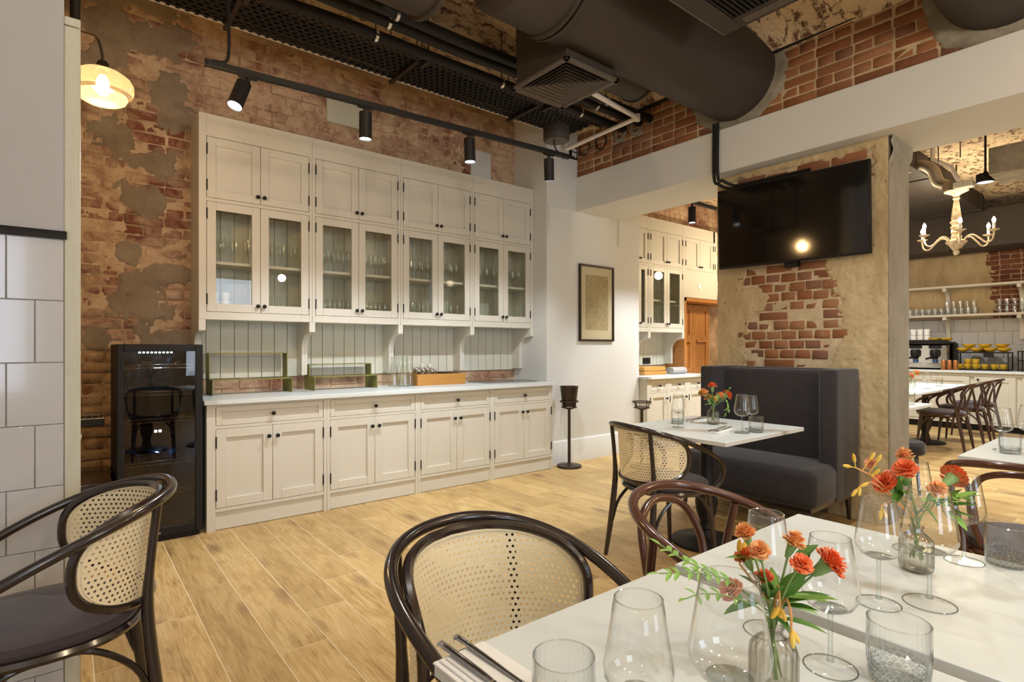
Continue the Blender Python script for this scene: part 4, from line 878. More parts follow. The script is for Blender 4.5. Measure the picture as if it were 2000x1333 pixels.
def tumbler(label, x, y, z=.75, n=128, k=1.0, group=None):
    t = th('tumbler', label, 'glass', (x, y, z + .0003), 0, group)
    rib = lambda a, q: (.05 * abs(math.sin(a * 16)) - .025) * max(0, min(1, (.066 - q) / .012)) if .004 < q < .07 else 0
    P = [(.035 * k, 0), (.039 * k, .003), (.0405 * k, .03), (.0412 * k, .055), (.0415 * k, .07), (.0415 * k, .09)]
    MB().lathe(P + [(r - .0022, q) for r, q in reversed(P[1:]) if q > .01] + [(.030, .0135), (.0, .0125)], n, cap=(True, False), wob=rib).build('wall', MT['cutg'], t, 60)
    mb = MB()
    for j in range(4):                               # cut diamonds in the heavy base
        r, q = .0385 * k, .006 + j * .0075
        for i in range(22):
            a = 2 * PI * (i + .5 * (j % 2)) / 22; b = 2 * PI / 44; c = .0012
            mb.add([(r * math.cos(a - b), r * math.sin(a - b), q), ((r) * math.cos(a), r * math.sin(a), q - .005), (r * math.cos(a + b), r * math.sin(a + b), q), (r * math.cos(a), r * math.sin(a), q + .005), ((r - .006) * math.cos(a), (r - .006) * math.sin(a), q)], [(0, 1, 4), (1, 2, 4), (2, 3, 4), (3, 0, 4)])
    tag(mb.build('cut_pattern', MT['facet'], t, 20), kind='stuff'); MB().tube(se_ring(.0405 * k, .0405 * k, .0903, 48, 2), .0011, 6, closed=True).build('rim', MT['rim'], t); return t
N_ = 'nearest marble table'
wineglass('stemmed wine glass on the nearest marble table, beside the ribbed tumbler and cutlery', .526, .418)
wineglass('largest bowled wine glass, in front of the flower vase on the nearest table', .622, .358, k=1.17, h=1.10)
wineglass('wine glass on the nearest table, right behind the flowers, next to the second table', .930, .366)
wineglass('wine glass at the back of the nearest table, its rim against the brown chair', .963, .484, h=1.02)
tumbler('ribbed tumbler beside the cutlery on the nearest table', .515, .533)
tumbler('ribbed tumbler at the corner of the nearest table facing the second table', .971, .287)
wineglass('small wine glass in front of the second flower vase', 1.235, .398)
wineglass('tall wine glass overlapping the second flower vase', 1.312, .336, k=1.16, h=1.10)
wineglass('wine glass behind the green leaves of the second bouquet', 1.634, .352)
wineglass('wine glass directly behind the second bouquet', 1.630, .452, k=1.1, h=1.07)
tumbler('ribbed tumbler at the far end of the second marble table', 1.688, .285, k=1.0)
wineglass('wine glass at the wall side of the bench table, with a tumbler behind', 2.983, 2.06, n=24)
tumbler('tumbler behind the wine glass on the wall side of the bench table', 3.12, 2.16, n=44)
wineglass('front wine glass of the pair on the bench table', 3.075, 1.69, k=1.12, h=1.1, n=24)
wineglass('rear wine glass of the pair on the bench table', 3.27, 1.735, n=24)
tumbler('tumbler beside the pair of wine glasses on the bench table', 3.17, 1.655, n=44)
wineglass('wine glass on the table by the far opening, nearest its corner', 3.55, .616, n=24)
wineglass('larger wine glass on the table by the far opening', 3.62, .53, k=1.15, h=1.08, n=24)
tumbler('tumbler between the wine glasses on the table by the far opening', 3.47, .575, n=44)
# vases
def vase(label, x, y, z=.75, k=1.0):
    P = [(.026, 0), (.031, .004), (.0325, .012), (.0325, .062), (.030, .072), (.020, .082), (.0135, .087), (.0128, .094), (.0150, .097), (.0150, .1005), (.0125, .1015)]
    t = th('bud_vase', label, 'vase', (x, y, z + .0003)); rib = lambda a, q: .085 * abs(math.cos(a * 8)) - .05 if .003 < q < .083 else 0
    MB().lathe([(r * k, q * k) for r, q in P] + [(max(.001, r * k - .0018), q * k) for r, q in reversed(P[2:-1])] + [(.0, .006)], 144, cap=(True, False), wob=rib).build('body', MT['vaseg'], t, 60)
    mb = MB(); mb.lathe([(0, .006), (.028 * k, .006), (.0295 * k, .05 * k), (0, .05 * k)], 24, cap=(False, False)); mb.build('water', MT['water'], t); return t
MT['vaseg'] = glassm('ribbed_grey_glass', (.95, .935, .91), (.13, .11, .09), pw=2.4); MT['water'] = glassm('clear_water', (.93, .94, .92), (.8, .8, .78), ior=1.33)
def petalm(name, a, b, c):
    t = NT(name); p = t.pos(); n = t.noise(p, 130, 3); t.P(Base_Color=t.mix(t.ramp(n, (.35, 0.0), (.65, 1.0)), t.mix(t.rnd(), a, b), c), Roughness=.6, Subsurface_Weight=.15, Subsurface_Radius=Vector((.01, .004, .002))); return t.m
PET = {'r': petalm('coral_red_petals', (.86, .12, .035), (.82, .15, .04), (.90, .26, .09)), 'p': petalm('peach_petals', (.93, .56, .20), (.95, .66, .30), (.88, .26, .09)), 'k': petalm('pink_coral_petals', (.92, .36, .24), (.92, .44, .3), (.95, .5, .36)), 'y': petalm('yellow_petals', (.80, .48, .05), (.78, .40, .04), (.75, .55, .1))}
def leafm(name, a, b):
    t = NT(name); p = t.pos(); t.P(Base_Color=t.mix(t.noise(p, 60, 3), t.mix(t.rnd(), a, b), tuple(c * 1.25 for c in b)), Roughness=.42); return t.m
MT['leaf'] = leafm('deep_green_leaf', (.045, .13, .02), (.09, .22, .035)); MT['leafl'] = leafm('fresh_green_leaf', (.17, .36, .06), (.24, .44, .10)); MT['stem'] = leafm('green_stem', (.10, .20, .05), (.2, .3, .1)); MT['ostem'] = leafm('orange_stem', (.55, .26, .08), (.6, .3, .1))
def bloom_mesh(kind, seed):
    """ruffled carnation head, unit radius"""
    rr = random.Random(seed); mb = MB()
    for lay, (n, r1, z0, z1) in enumerate(((14, 1.0, .0, .18), (14, .92, .04, .40), (12, .76, .10, .62), (10, .55, .16, .76), (7, .32, .2, .86))):
        for i in range(n):
            a = 2 * PI * (i + rr.random() * .6) / n; w = 2.1 * PI / n; R_ = r1 * rr.uniform(.86, 1.08); zt = z1 + rr.uniform(-.1, .12); v = [(0, 0, z0 - .1)]; m = 5
            for k in range(m): q = a + w * (k / (m - 1) - .5) * 1.1; v.append((R_ * .62 * math.cos(q), R_ * .62 * math.sin(q), z0 + (zt - z0) * .75 + .05 * (k % 2)))
            for k in range(m): q = a + w * (k / (m - 1) - .5) * 1.3; s_ = R_ * (1 - .09 * (k % 2)); v.append((s_ * math.cos(q), s_ * math.sin(q), zt + .05 * (1 - 2 * (k % 2))))
            mb.add(v, [(0, k + 1, k + 2) for k in range(m - 1)] + [(k + 1, m + k + 1, m + k + 2, k + 2) for k in range(m - 1)])
    return mb.data('bloom', PET[kind], 30)
BLO = {(k, i): bloom_mesh(k, i + ord(k)) for k in 'rpky' for i in range(3)}
CAL = MB().lathe([(.0, -.95), (.16, -.9), (.30, -.55), (.38, -.15), (.46, .12)], 10, cap=(False, False)).data('calyx', leafm('pale_green_calyx', (.16, .28, .09), (.22, .36, .13)))
def leaf_mb(a, b, w, mb=None, droop=.15):
    a, b = Vector(a), Vector(b); d = b - a; L = d.length; s = d.cross(Vector((0, 0, 1)) if abs(d.z) < .8 * L else Vector((1, 0, 0))).normalized() * w; u = s.cross(d).normalized() * (w * .35); mb = mb or MB(); n = 6; v = []
    for k in range(n + 1):
        t = k / n; q = math.sin(PI * min(1, .06 + t * .94)) ** .8 * (1 - .25 * t) if k < n else 0; c = a + d * t - Vector((0, 0, droop * L * t * t)) + Vector((0, 0, droop * L * .5 * t))
        v += [c - s * q + u * q, c, c + s * q + u * q]
    return mb.add(v, [f for k in range(n) for f in ((k * 3, k * 3 + 1, k * 3 + 4, k * 3 + 3), (k * 3 + 1, k * 3 + 2, k * 3 + 5, k * 3 + 4))])
def bouquet(label, neck, base, blooms, leaves, sprigs=(), paws=(), lw=.010):
    t = th('bouquet', label, 'flowers', neck); o = Vector(neck)
    for i, (x, y, z, r, k) in enumerate(blooms):
        p = Vector((x, y, z)) - o; ax = Vector((p.x * .9, p.y * .9, .035 + abs(p.z) * .3)).normalized() + Vector((random.uniform(-.3, .1), random.uniform(-.5, -.1), 0)) * .35
        b = put('bloom', BLO[k, i % 3], t, p); b.rotation_euler = ax.to_track_quat('Z', 'Y').to_euler(); r *= 1.22; b.scale = (r, r, r * (1.4 if k == 'p' else 1.05)); put('calyx', CAL, b)
        e = Vector((random.uniform(-.006, .006), random.uniform(-.006, .006), 0)); q = p - ax.normalized() * r * .8
        MB().tube(bez([Vector((-e.x * 2, -e.y * 2, -base)), e, q * .55 + Vector((0, 0, .006)), q], 5), .0016, 6).build('stem', MT['stem'], t)
    for i, (a, b) in enumerate(leaves): leaf_mb(Vector(a) - o, Vector(b) - o, lw * random.uniform(.8, 1.15)).build('leaf', MT['leaf'] if i % 3 else MT['leafl'], t)
    for pts, n, L in sprigs:
        P = bez([Vector(p) - o for p in pts], 8); MB().tube(P, .0011, 5).build('stem', MT['stem'], t)
        for k in range(n):
            i = int((len(P) - 1) * (.35 + .62 * k / n)); c = P[i]; d = (P[min(i + 1, len(P) - 1)] - P[i - 1]).normalized(); s = d.cross(Vector((.2, -.5, 1))).normalized()
            for sg in (-1, 1): leaf_mb(c, c + (s * sg * .9 + d * .55).normalized() * L * random.uniform(.8, 1.1), L * .22).build('leaf', MT['leafl'], t)
        leaf_mb(P[-1], P[-1] + (P[-1] - P[-3]).normalized() * L, L * .2).build('leaf', MT['leafl'], t)
    for pts, tips in paws:
        P = bez([Vector(p) - o for p in pts], 6); MB().tube(P, .0017, 6).build('stem', MT['ostem'], t)
        for q in tips:
            q = Vector(q) - o; i = min(range(len(P)), key=lambda j: (P[j] - q).length); c = P[i]; d = (q - c).normalized() if (q - c).length > .004 else (P[-1] - P[-3]).normalized()
            MB().tube([c, q - d * .006], .0011, 5).tube([q - d * .008, q - d * .002, q + d * .007, q + d * .012], [.0018, .0040, .0036, .0014], 8).build('bud', PET['y'], t)
    return t
vase('ribbed grey glass bud vase on the nearest table', .794, .389)
bouquet('bouquet of coral and peach carnations with a long green sprig on the nearest table', (.794, .389, .8525), .075,
    [(.764, .413, .978, .0125, 'p'), (.75, .386, .965, .0121, 'p'), (.816, .372, .965, .0133, 'p'), (.773, .342, .955, .0131, 'r'), (.832, .333, .944, .020, 'r'), (.783, .423, .938, .0151, 'r'), (.749, .425, .897, .0155, 'k'), (.783, .397, .916, .0118, 'r')],
    [((.795, .375, .885), (.803, .305, .919)), ((.795, .375, .882), (.803, .33, .892)), ((.822, .366, .94), (.845, .348, .969)), ((.845, .348, .932), (.869, .329, .958)), ((.795, .375, .863), (.836, .33, .85)), ((.822, .366, .932), (.855, .366, .962)), ((.782, .398, .94), (.758, .444, .943)), ((.776, .403, .881), (.719, .423, .879)), ((.794, .389, .866), (.793, .364, .852)), ((.80, .38, .89), (.815, .32, .905)), ((.80, .38, .90), (.82, .345, .935)), ((.79, .39, .89), (.775, .36, .925)), ((.79, .39, .89), (.81, .40, .93)), ((.79, .39, .90), (.765, .40, .93)), ((.80, .38, .885), (.84, .33, .905)), ((.80, .38, .88), (.83, .34, .875)), ((.795, .385, .89), (.80, .345, .945)), ((.79, .39, .89), (.77, .43, .92)), ((.79, .39, .885), (.76, .385, .90))],
    [([(.788, .394, .87), (.745, .43, .912), (.699, .465, .940), (.684, .503, .958)], 7, .020), ([(.79, .396, .87), (.735, .425, .918), (.684, .451, .933), (.650, .480, .932)], 7, .019), ([(.785, .392, .868), (.74, .415, .895), (.698, .44, .904), (.648, .437, .912)], 4, .018)],
    [([(.794, .389, .86), (.789, .38, .91), (.781, .374, .90), (.781, .374, .886)], [(.783, .371, .877), (.777, .377, .879), (.785, .378, .876)]), ([(.796, .387, .86), (.79, .37, .895), (.776, .356, .885), (.773, .354, .863)], [(.771, .352, .853), (.776, .351, .856)]), ([(.79, .39, .88), (.775, .43, .93)], [(.775, .43, .954), (.782, .428, .95)])], .0115)
vase('ribbed grey glass bud vase on the second marble table', 1.485, .405)
bouquet('bouquet of red carnations with yellow buds reaching out on the second marble table', (1.485, .405, .8525), .075,
    [(1.439, .411, .977, .0225, 'r'), (1.428, .445, .944, .022, 'r'), (1.463, .365, .937, .0177, 'p'), (1.484, .426, .997, .0163, 'p'), (1.402, .465, .988, .0126, 'k'), (1.60, .367, .947, .026, 'r'), (1.482, .453, .948, .0165, 'k')],
    [((1.546, .363, .897), (1.604, .316, .932)), ((1.546, .363, .892), (1.563, .311, .906)), ((1.546, .363, .88), (1.557, .316, .878)), ((1.546, .363, .88), (1.519, .321, .856)), ((1.528, .378, .892), (1.611, .35, .93)), ((1.453, .425, .929), (1.393, .421, .912)), ((1.465, .428, .949), (1.504, .41, .993)), ((1.474, .421, .938), (1.472, .435, .976)), ((1.465, .39, .906), (1.471, .359, .867)), ((1.489, .396, .906), (1.576, .351, .912)), ((1.46, .42, .93), (1.42, .40, .93)), ((1.45, .43, .92), (1.43, .43, .97))],
    [([(1.488, .40, .87), (1.52, .38, .90), (1.56, .355, .91), (1.585, .33, .915)], 6, .026)],
    [([(1.48, .41, .87), (1.419, .439, .931), (1.39, .456, .962), (1.355, .481, .985)], [(1.338, .491, .989), (1.349, .482, 1.005), (1.379, .458, 1.009), (1.391, .449, 1.004), (1.38, .458, .968), (1.385, .452, .975)]), ([(1.478, .41, .87), (1.42, .44, .925), (1.385, .46, .952), (1.36, .475, .945)], [(1.351, .481, .932), (1.356, .474, .936), (1.368, .467, .949)]), ([(1.485, .405, .86), (1.44, .42, .92), (1.40, .446, .90)], [(1.395, .446, .883), (1.40, .44, .886)])], .013)
vase('small clear bud vase on the table by the velvet bench', 3.279, 2.0, k=1.15)
bouquet('small bouquet of red and orange flowers on the table by the velvet bench', (3.279, 2.0, .866), .09,
    [(3.282, 2.009, .99, .0267, 'r'), (3.352, 1.953, .936, .03, 'r'), (3.316, 1.982, .926, .0234, 'p'), (3.245, 2.038, .943, .0267, 'p'), (3.263, 2.024, .913, .0234, 'p'), (3.227, 2.053, .953, .0167, 'y'), (3.292, 2.001, .896, .0234, 'p')],
    [((3.28, 1.99, .88), (3.222, 2.031, .882)), ((3.28, 1.99, .88), (3.235, 2.021, .95)), ((3.29, 1.99, .90), (3.34, 1.95, .90)), ((3.28, 2.0, .9), (3.30, 1.97, .95)), ((3.28, 2.0, .9), (3.26, 2.03, .96))],
    [([(3.285, 1.99, .87), (3.33, 1.95, .91), (3.345, 1.934, .865), (3.333, 1.942, .825)], 6, .028), ([(3.285, 1.99, .87), (3.33, 1.95, .93), (3.35, 1.93, .978)], 4, .022)], (), .016)
# cutlery on folded napkins
def setting(tname, x, y, rz, z=.75):
    t = th('folded_napkin', 'white folded linen napkin ' + tname, 'napkin', (x, y, z + .0003), rz)
    for k in range(3): MB().box(-.045 + k * .008, .048, -.12, .115 - k * .006, .0035 * k, .0035 * k + .0032, .001).build('fold', MT['linen'], t)
    t = th('dinner_fork', 'polished steel fork on the napkin ' + tname, 'fork', (x + .015 * math.cos(rz), y + .015 * math.sin(rz), z + .0135), rz)
    MB().tube(bez([(0, .135, .002), (0, .12, .003), (0, .04, .001), (0, -.02, .0), (0, -.05, .003)], 5), [.0068 - .0042 * k / 20 for k in range(21)], 8, flat=.6).build('handle', MT['chrome'], t)
    MB().prism([(-.003, -.045), (-.011, -.07), (-.0115, -.085), (.0115, -.085), (.011, -.07), (.003, -.045)], .0015, .0035, 'z').build('head', MT['chrome'], t)
    for k in range(4): MB().box(-.0115 + k * .0068, -.0085 + k * .0068, -.125, -.084, .0015, .0035, .0006).build('tine', MT['chrome'], t)
    t = th('dinner_knife', 'polished steel knife on the napkin ' + tname, 'knife', (x - .017 * math.cos(rz), y - .017 * math.sin(rz), z + .0135), rz)
    MB().tube(bez([(0, .135, .002), (0, .11, .003), (0, .03, .002), (0, .0, .001)], 6), [.0075 - .0025 * k / 18 for k in range(19)], 8, flat=.6).build('handle', MT['chrome'], t)
    MB().prism([(-.004, .004), (-.009, -.03), (-.010, -.10), (-.002, -.125), (.004, -.11), (.004, .004)], .0, .0022, 'z').build('blade', MT['chrome'], t)
setting('on the nearest table, at the cane chair', .499, .648, .04)
setting('on the bench table, on the open side', 3.02, 1.80, .15 - PI / 2); setting('on the bench table, on the wall side', 3.36, 2.17, .1 + PI / 2)
# ---------------- on the cabinet worktop ----------------
zw = .893
def riser(label, x, y0, w, h, hl):
    t = th('metal_riser', label, 'stand', (x, y0, zw)); e = .006; d = .12
    MB().box(0, e, 0.125, .125 + d, 0, h, .001).box(w - e, w, .125, .125 + d, 0, h, .001).box(e, w - e, .125, .125 + d, h - e, h, .001).build('tall_hoop', MT['green'], t)
    MB().box(.0, e, .0, .124, 0, hl, .001).box(w - e, w, 0, .124, 0, hl, .001).box(e, w - e, 0, .124, hl - e, hl, .001).build('low_hoop', MT['green'], t)
riser('tall olive green metal riser on the worktop beside the wine fridge', .835, 4.57, .575, .315, .115)
riser('lower olive green metal riser on the worktop beside the glass carafes', 1.585, 4.57, .555, .215, .115)
car = [(.045, 0), (.050, .006), (.050, .03), (.040, .12), (.026, .19), (.021, .225), (.027, .268), (.029, .275)]
for k, (x, y) in enumerate(((2.345, 4.66), (2.40, 4.56), (2.43, 4.70), (2.47, 4.60))):
    tag(MB().lathe(wall2(car), 28, cap=(False, False)).lathe([(0, .002), (.044, .002)], 28, cap=(False, False)).build('carafe', MT['glass_small'], None, loc=(x, y, zw)), 'clear glass carafe on the worktop beside the wooden cutlery box, ' + ('first from the riser', 'front one', 'rear one', 'closest to the box')[k], 'carafe', 'glass carafes')
t = th('cutlery_box', 'golden wooden box full of cutlery on the marble worktop', 'box', (2.53, 4.55, zw))
MB().box(0, .53, 0, .014, 0, .105, .002).box(0, .53, .186, .2, 0, .105, .002).box(0, .014, .014, .186, 0, .105, .002).box(.516, .53, .014, .186, 0, .105, .002).box(.014, .516, .014, .186, 0, .012).build('box', MT['crate_wood'], t)
MB().box(.26, .272, .014, .186, .012, .1).build('divider', MT['crate_wood'], t)
sp_me = MB(); sp_me.tube([(0, 0, -.09), (0, 0, .03)], .0035, 6); sp_me.lathe([(.002, .03), (.011, .045), (.014, .065), (.008, .085), (.0, .09)], 10, cap=(False, False)); sp_me = sp_me.data('spoon', MT['chrome'])
for k in range(15):
    o = tag(put('spoon', sp_me, None, (2.60 + .042 * (k % 5), 4.585 + .055 * (k // 5), zw + .085 + .004 * (k % 3)), (-.12, -.55 + .06 * (k % 3), .2 * (k % 4))), 'polished spoon standing in the wooden cutlery box', 'spoon', 'spoons in the wooden box')
kn_me = MB().tube([(-.10, 0, 0), (.02, 0, 0)], .005, 6).box(.02, .11, -.008, .008, -.001, .001).data('table_knife', MT['darkmetal'])
for k in range(9): tag(put('table_knife', kn_me, None, (2.90 + .012 * (k % 3), 4.575 + .0175 * k, zw + .107 + .002 * (k % 2)), (0, .02 * (k % 3), .03 * (k % 3))), 'dark handled table knife lying in the wooden cutlery box', 'knife', 'knives in the wooden box')
for k, x in enumerate((2.66, 2.74)): tag(MB().lathe([(.0, -.09), (.012, -.09), (.016, .03), (.022, .06), (.018, .075), (.0, .078)], 12, cap=(False, False)).build('wooden_pestle', MT['bead'], None, loc=(x, 4.70, zw + .125)), 'pale bottle stopper rising out of the cutlery box, ' + ('over the spoons', 'over the knives')[k], 'stopper', 'stoppers in the cutlery box')
t = th('steel_tray', 'flat brushed steel drip tray set on the worktop near the picture wall', 'tray', (3.22, 4.37, zw)); MB().box(0, .62, 0, .38, 0, .006, .002).build('plate', MT['steel'], t); MB().box(0, .62, 0, .012, .006, .012).box(0, .62, .368, .38, .006, .012).box(0, .012, .012, .368, .006, .012).box(.608, .62, .012, .368, .006, .012).build('rim', MT['steel'], t)
# second worktop: boxes, socket
for k, (z, l) in enumerate(((0, .46), (.056, .44))): tag(MB().box(0, l, 0, .22, 0, .05, .004).build('menu_box', MT['crate_wood'], None, loc=(5.72, 4.45, zw + z)), 'flat pale wooden box on the second worktop, ' + ('lower', 'upper')[k] + ' of two', 'box', 'flat wooden boxes')
for k, (x, l) in enumerate(((6.24, .3), (6.32, .34))):
    mb = MB(); mb.M = Matrix.Translation((0, 0, .045)) @ Matrix.Rotation(PI / 2, 4, 'Y'); mb.lathe([(.0, 0), (.045, 0), (.045, l), (0, l)], 20, cap=(False, False)); tag(mb.build('cloth_roll', MT['galvcloth'] if 'galvcloth' in MT else MT['grout'], None, loc=(x, 4.42 + k * .1, zw)), 'rolled grey cloth on the second worktop, ' + ('nearer the boxes', 'nearer the pine door')[k], 'cloth', 'rolled grey cloths')
t = th('wall_socket', 'dark double wall socket on the beadboard over the second worktop', 'socket', (6.27, 4.846, 1.065)); MB().box(-.08, .08, -.012, 0, -.042, .042, .003).build('plate', MT['black'], t)
for x in (-.038, .038):
    mb = MB(); mb.M = Matrix.Translation((x, -.012, 0)) @ Matrix.Rotation(PI / 2, 4, 'X'); mb.lathe([(.024, 0), (.022, .003), (.02, .0), (0, -.002)], 18, cap=(False, False)); mb.build('outlet', MT['darkmetal'], t)
# spotlight on its own track over the second run
t = th('lighting_track', 'short black track with one spotlight in front of the second cabinets', 'light track', (5.05, 3.42, 2.80)); MB().box(0, 3.0, -.017, .017, -.016, .018, .002).build('rail', MT['black'], t); MB().tube([(.3, 0, 0), (.3, 0, .62)], .008, 8).tube([(2.6, 0, 0), (2.6, 0, .62)], .008, 8).build('hanger', MT['black'], t)
for k, x in enumerate((5.20, 6.6)):
    s = th('spotlight', 'black cylinder spotlight beyond the white beam, ' + ('nearest the beam', 'hidden further along its track')[k], 'spotlight', (x, 3.42, 2.784)); MB().tube([(0, 0, .0), (0, 0, -.04)], .012, 10).build('adapter', MT['black'], s)
    h = MB().lathe([(.030, -.035), (.040, -.04), (.040, -.205), (.037, -.207), (.036, -.195)], 24, cap=(True, False)).build('head', MT['black'], s); MB().lathe([(.0, -.198), (.036, -.198)], 24, cap=(False, False)).build('lens', MT['lens'], h)
    light('spotlight_lamp', 'SPOT', (x, 3.42, 2.568), 100, (.95, .97, 1), (x, 3.62, 1.4), spot_size=ang(95), spot_blend=.7, shadow_soft_size=.02)
# ---------------- second room, far side ----------------
t = th('back_counter', 'long cream counter with panelled doors under the far tiled wall', 'counter', (10.62, .4, 0))
MB().box(.02, .56, 0, 4.4, .1, .86).build('carcass', MT['cab'], t); MB().box(.06, .5, 0, 4.4, .0, .1).build('plinth', MT['black'], t)
ys = [0, .43, .47, 1.24, 1.28, 1.78, 1.82, 2.60, 2.64, 3.6, 3.64, 4.4]
MB().box(0, .02, 0, 4.4, .815, .86).box(0, .02, 0, 4.4, .1, .13).build('face_frame', MT['cab'], t)
for a, b in ((.02, .46), (.50, 1.23), (1.30, 1.765), (1.825, 2.60), (2.66, 3.6), (3.64, 4.38)):
    d = MB(); w = b - a; r = .075
    d.box(-.004, .018, a, a + r, .135, .81, .002).box(-.004, .018, b - r, b, .135, .81, .002).box(-.004, .018, a + r, b - r, .135, .135 + r, .002).box(-.004, .018, a + r, b - r, .81 - r, .81, .002); d = d.build('door', MT['cab'], t)
    MB().box(.006, .014, a + r - .003, b - r + .003, .135 + r - .003, .81 - r + .003).build('panel', MT['cab'], d)
    k = MB(); k.M = Matrix.Translation((-.004, b - .045, .77)) @ Matrix.Rotation(-PI / 2, 4, 'Y'); k.lathe([(.006, 0), (.006, .012), (.016, .02), (.014, .03), (.0, .033)], 12, cap=(True, False)); k.build('knob', MT['black'], d)
tag(MB().box(10.585, 11.17, .4, 4.8, .862, .90, .003).build('worktop', MT['marble']), 'long pale worktop on the far cream counter under the coffee machine', 'worktop')
for z, lab in ((2.19, 'upper'), (1.735, 'lower')):
    t = th('wall_shelf', 'long cream wall shelf on curved brackets over the far counter, ' + lab + ' one', 'shelf', (10.88, .6, z), 0, 'wall shelves in the far room'); MB().box(0, .30, 0, 4.0, 0, .036, .003).build('board', MT['cab'], t)
    for y in (.22, 1.11, 2.0, 2.9, 3.8):
        P = [(.02, 0), (.02, -.05), (.05, -.055)] + [(.07 + .17 * math.sin(PI / 2 * k / 8), -.22 + .165 * math.cos(PI / 2 * k / 8)) for k in range(9)] + [(.25, -.36), (.30, -.36), (.30, 0)]
        v = [(p[0], y - .025, p[1]) for p in P] + [(p[0], y + .025, p[1]) for p in P]; n = len(P)
        MB().add(v, [tuple(range(n)), tuple(range(n, 2 * n))[::-1]] + [(i, n + i, n + (i + 1) % n, (i + 1) % n) for i in range(n)]).build('bracket', MT['cab'], t)
g_me = MB().lathe(wall2([(.030, .0), (.034, .004), (.037, .05), (.036, .105)], .002), 14, cap=(False, False)).lathe([(0, .002), (.03, .002)], 14, cap=(False, False)).data('tumbler', MT['glass_small'])
zs = 1.735 + .0365
for i in range(11): 
    for j in range(2): tag(put('tumbler', g_me, None, (11.0 + j * .09, 2.24 + i * .085, zs)), 'clear tumbler on the far lower shelf, over the coffee machine', 'glass', 'tumblers over the coffee machine')
for i in range(5): tag(put('tumbler', g_me, None, (11.0, 2.25 + i * .085, zs + .106)), 'clear tumbler stacked in the top row on the far lower shelf', 'glass', 'stacked tumblers on the far shelf')
for i in range(6):
    for j in range(2): tag(put('tumbler', g_me, None, (11.0, 1.52 + i * .085, zs + j * .106)), 'clear tumbler stacked on the far lower shelf against the brick', 'glass', 'tumblers in front of the brick')
# coffee machine
t = th('coffee_machine', 'polished two-group coffee machine on the far cream counter', 'coffee machine', (10.66, 2.52, .90)); 
MB().box(.1, .5, 0, .78, .06, .40, .02).build('body', MT['chrome'], t); MB().box(.0, .5, -.02, .80, .40, .44, .01).box(.0, .02, -.02, .80, .44, .47).box(.3, .5, -.04, -.01, .05, .42, .005).build('cup_rail', MT['black'], t); MB().box(-.04, .3, .0, .78, .03, .10, .006).build('drip_tray', MT['chrome'], t)
for y in (.03, .72): MB().box(0, .5, y, y + .04, 0, .06).build('foot', MT['black'], t)
MT['bluel'] = plain('blue_steel', (.10, .2, .45), .25, .6)
for y in (.16, .42, .66):
    h = MB().lathe([(.0, .20), (.05, .20), (.06, .24), (.06, .29), (.045, .32), (0, .32)], 18, (.05, y, 0), cap=(False, False)).build('group_head', MT['black'], t); MB().tube([(.05, y, .19), (-.05, y + .03, .185), (-.14, y + .06, .17)], [.03, .016, .014], 10).build('portafilter', MT['black'], h)
    MB().box(.02, .1, y - .07, y + .07, .33, .38, .01).build('control_panel', MT['black'], t); MB().lathe([(.0, .105), (.03, .105), (.035, .16), (.0, .16)], 16, (.08, y, 0), cap=(False, False)).build('jug', MT['bluel'], t)
mug_w = MB().lathe([(.03, 0), (.038, .005), (.042, .10), (.039, .10), (.034, .01), (0, .008)], 16, cap=(True, False)).data('paper_cup', MT['white'])
for i in range(4):
    for j in range(2): tag(put('paper_cup', mug_w, None, (10.80, 2.80 + i * .092, 1.341 + j * .101)), 'white cup stacked on top of the coffee machine', 'cup', 'white cups on the coffee machine')
ym = MB(); ym.lathe([(.032, 0), (.036, .004), (.050, .075), (.047, .075), (.034, .01), (0, .008)], 18, cap=(True, False)); ym.tube(bez([(.045, 0, .06), (.075, 0, .06), (.08, 0, .035), (.06, 0, .018), (.038, 0, .02)], 4), .006, 6); ym = ym.data('mug', MT['yellow'])
yb = MB().lathe([(.03, 0), (.035, .006), (.062, .018), (.078, .038), (.083, .062), (.079, .062), (.074, .04), (.058, .022), (0, .014)], 20, cap=(True, False)).data('bowl', MT['yellow'])
for k, y in enumerate((2.55, 2.70)): tag(put('bowl', yb, None, (10.80, y, 1.341)), 'mustard yellow bowl on the coffee machine, ' + ('at its edge', 'next to the white cups')[k], 'bowl', 'yellow bowls on the coffee machine')
t = th('wire_rack', 'black metal rack with yellow bowls above and mugs below on the far counter', 'rack', (10.72, 1.80, .90))
for y in (0, .62):
    for x in (0, .3): MB().box(x, x + .014, y - .007, y + .007, 0, .27, .001).build('post', MT['black'], t)
MB().box(0, .314, -.01, .63, .262, .280, .002).build('top_shelf', MT['black'], t); MB().box(0, .314, -.01, .63, .012, .02, .001).build('low_shelf', MT['black'], t); MB().box(-.004, .0, .16, .28, .20, .262).build('price_holder', MT['black'], t)
k = 0
for y in (1.86, 2.02, 2.18, 2.34): tag(put('bowl', yb, None, (10.82, y, 1.1805)), 'mustard yellow bowl in the lower row on the black rack', 'bowl', 'lower yellow bowls on the rack')
for y in (1.90, 2.10, 2.29): tag(put('bowl', yb, None, (10.92, y, 1.2395)), 'mustard yellow bowl in the upper row on the black rack', 'bowl', 'upper yellow bowls on the rack')
tag(put('bowl_stack', MB().lathe([(.07, 0), (.085, .004), (.085, .058), (.0, .058)], 20, cap=(True, False)).data('plinth_dish', MT['yellow']), None, (10.96, 2.10, 1.1805)), 'yellow dish standing at the back of the rack under the bowls', 'dish')
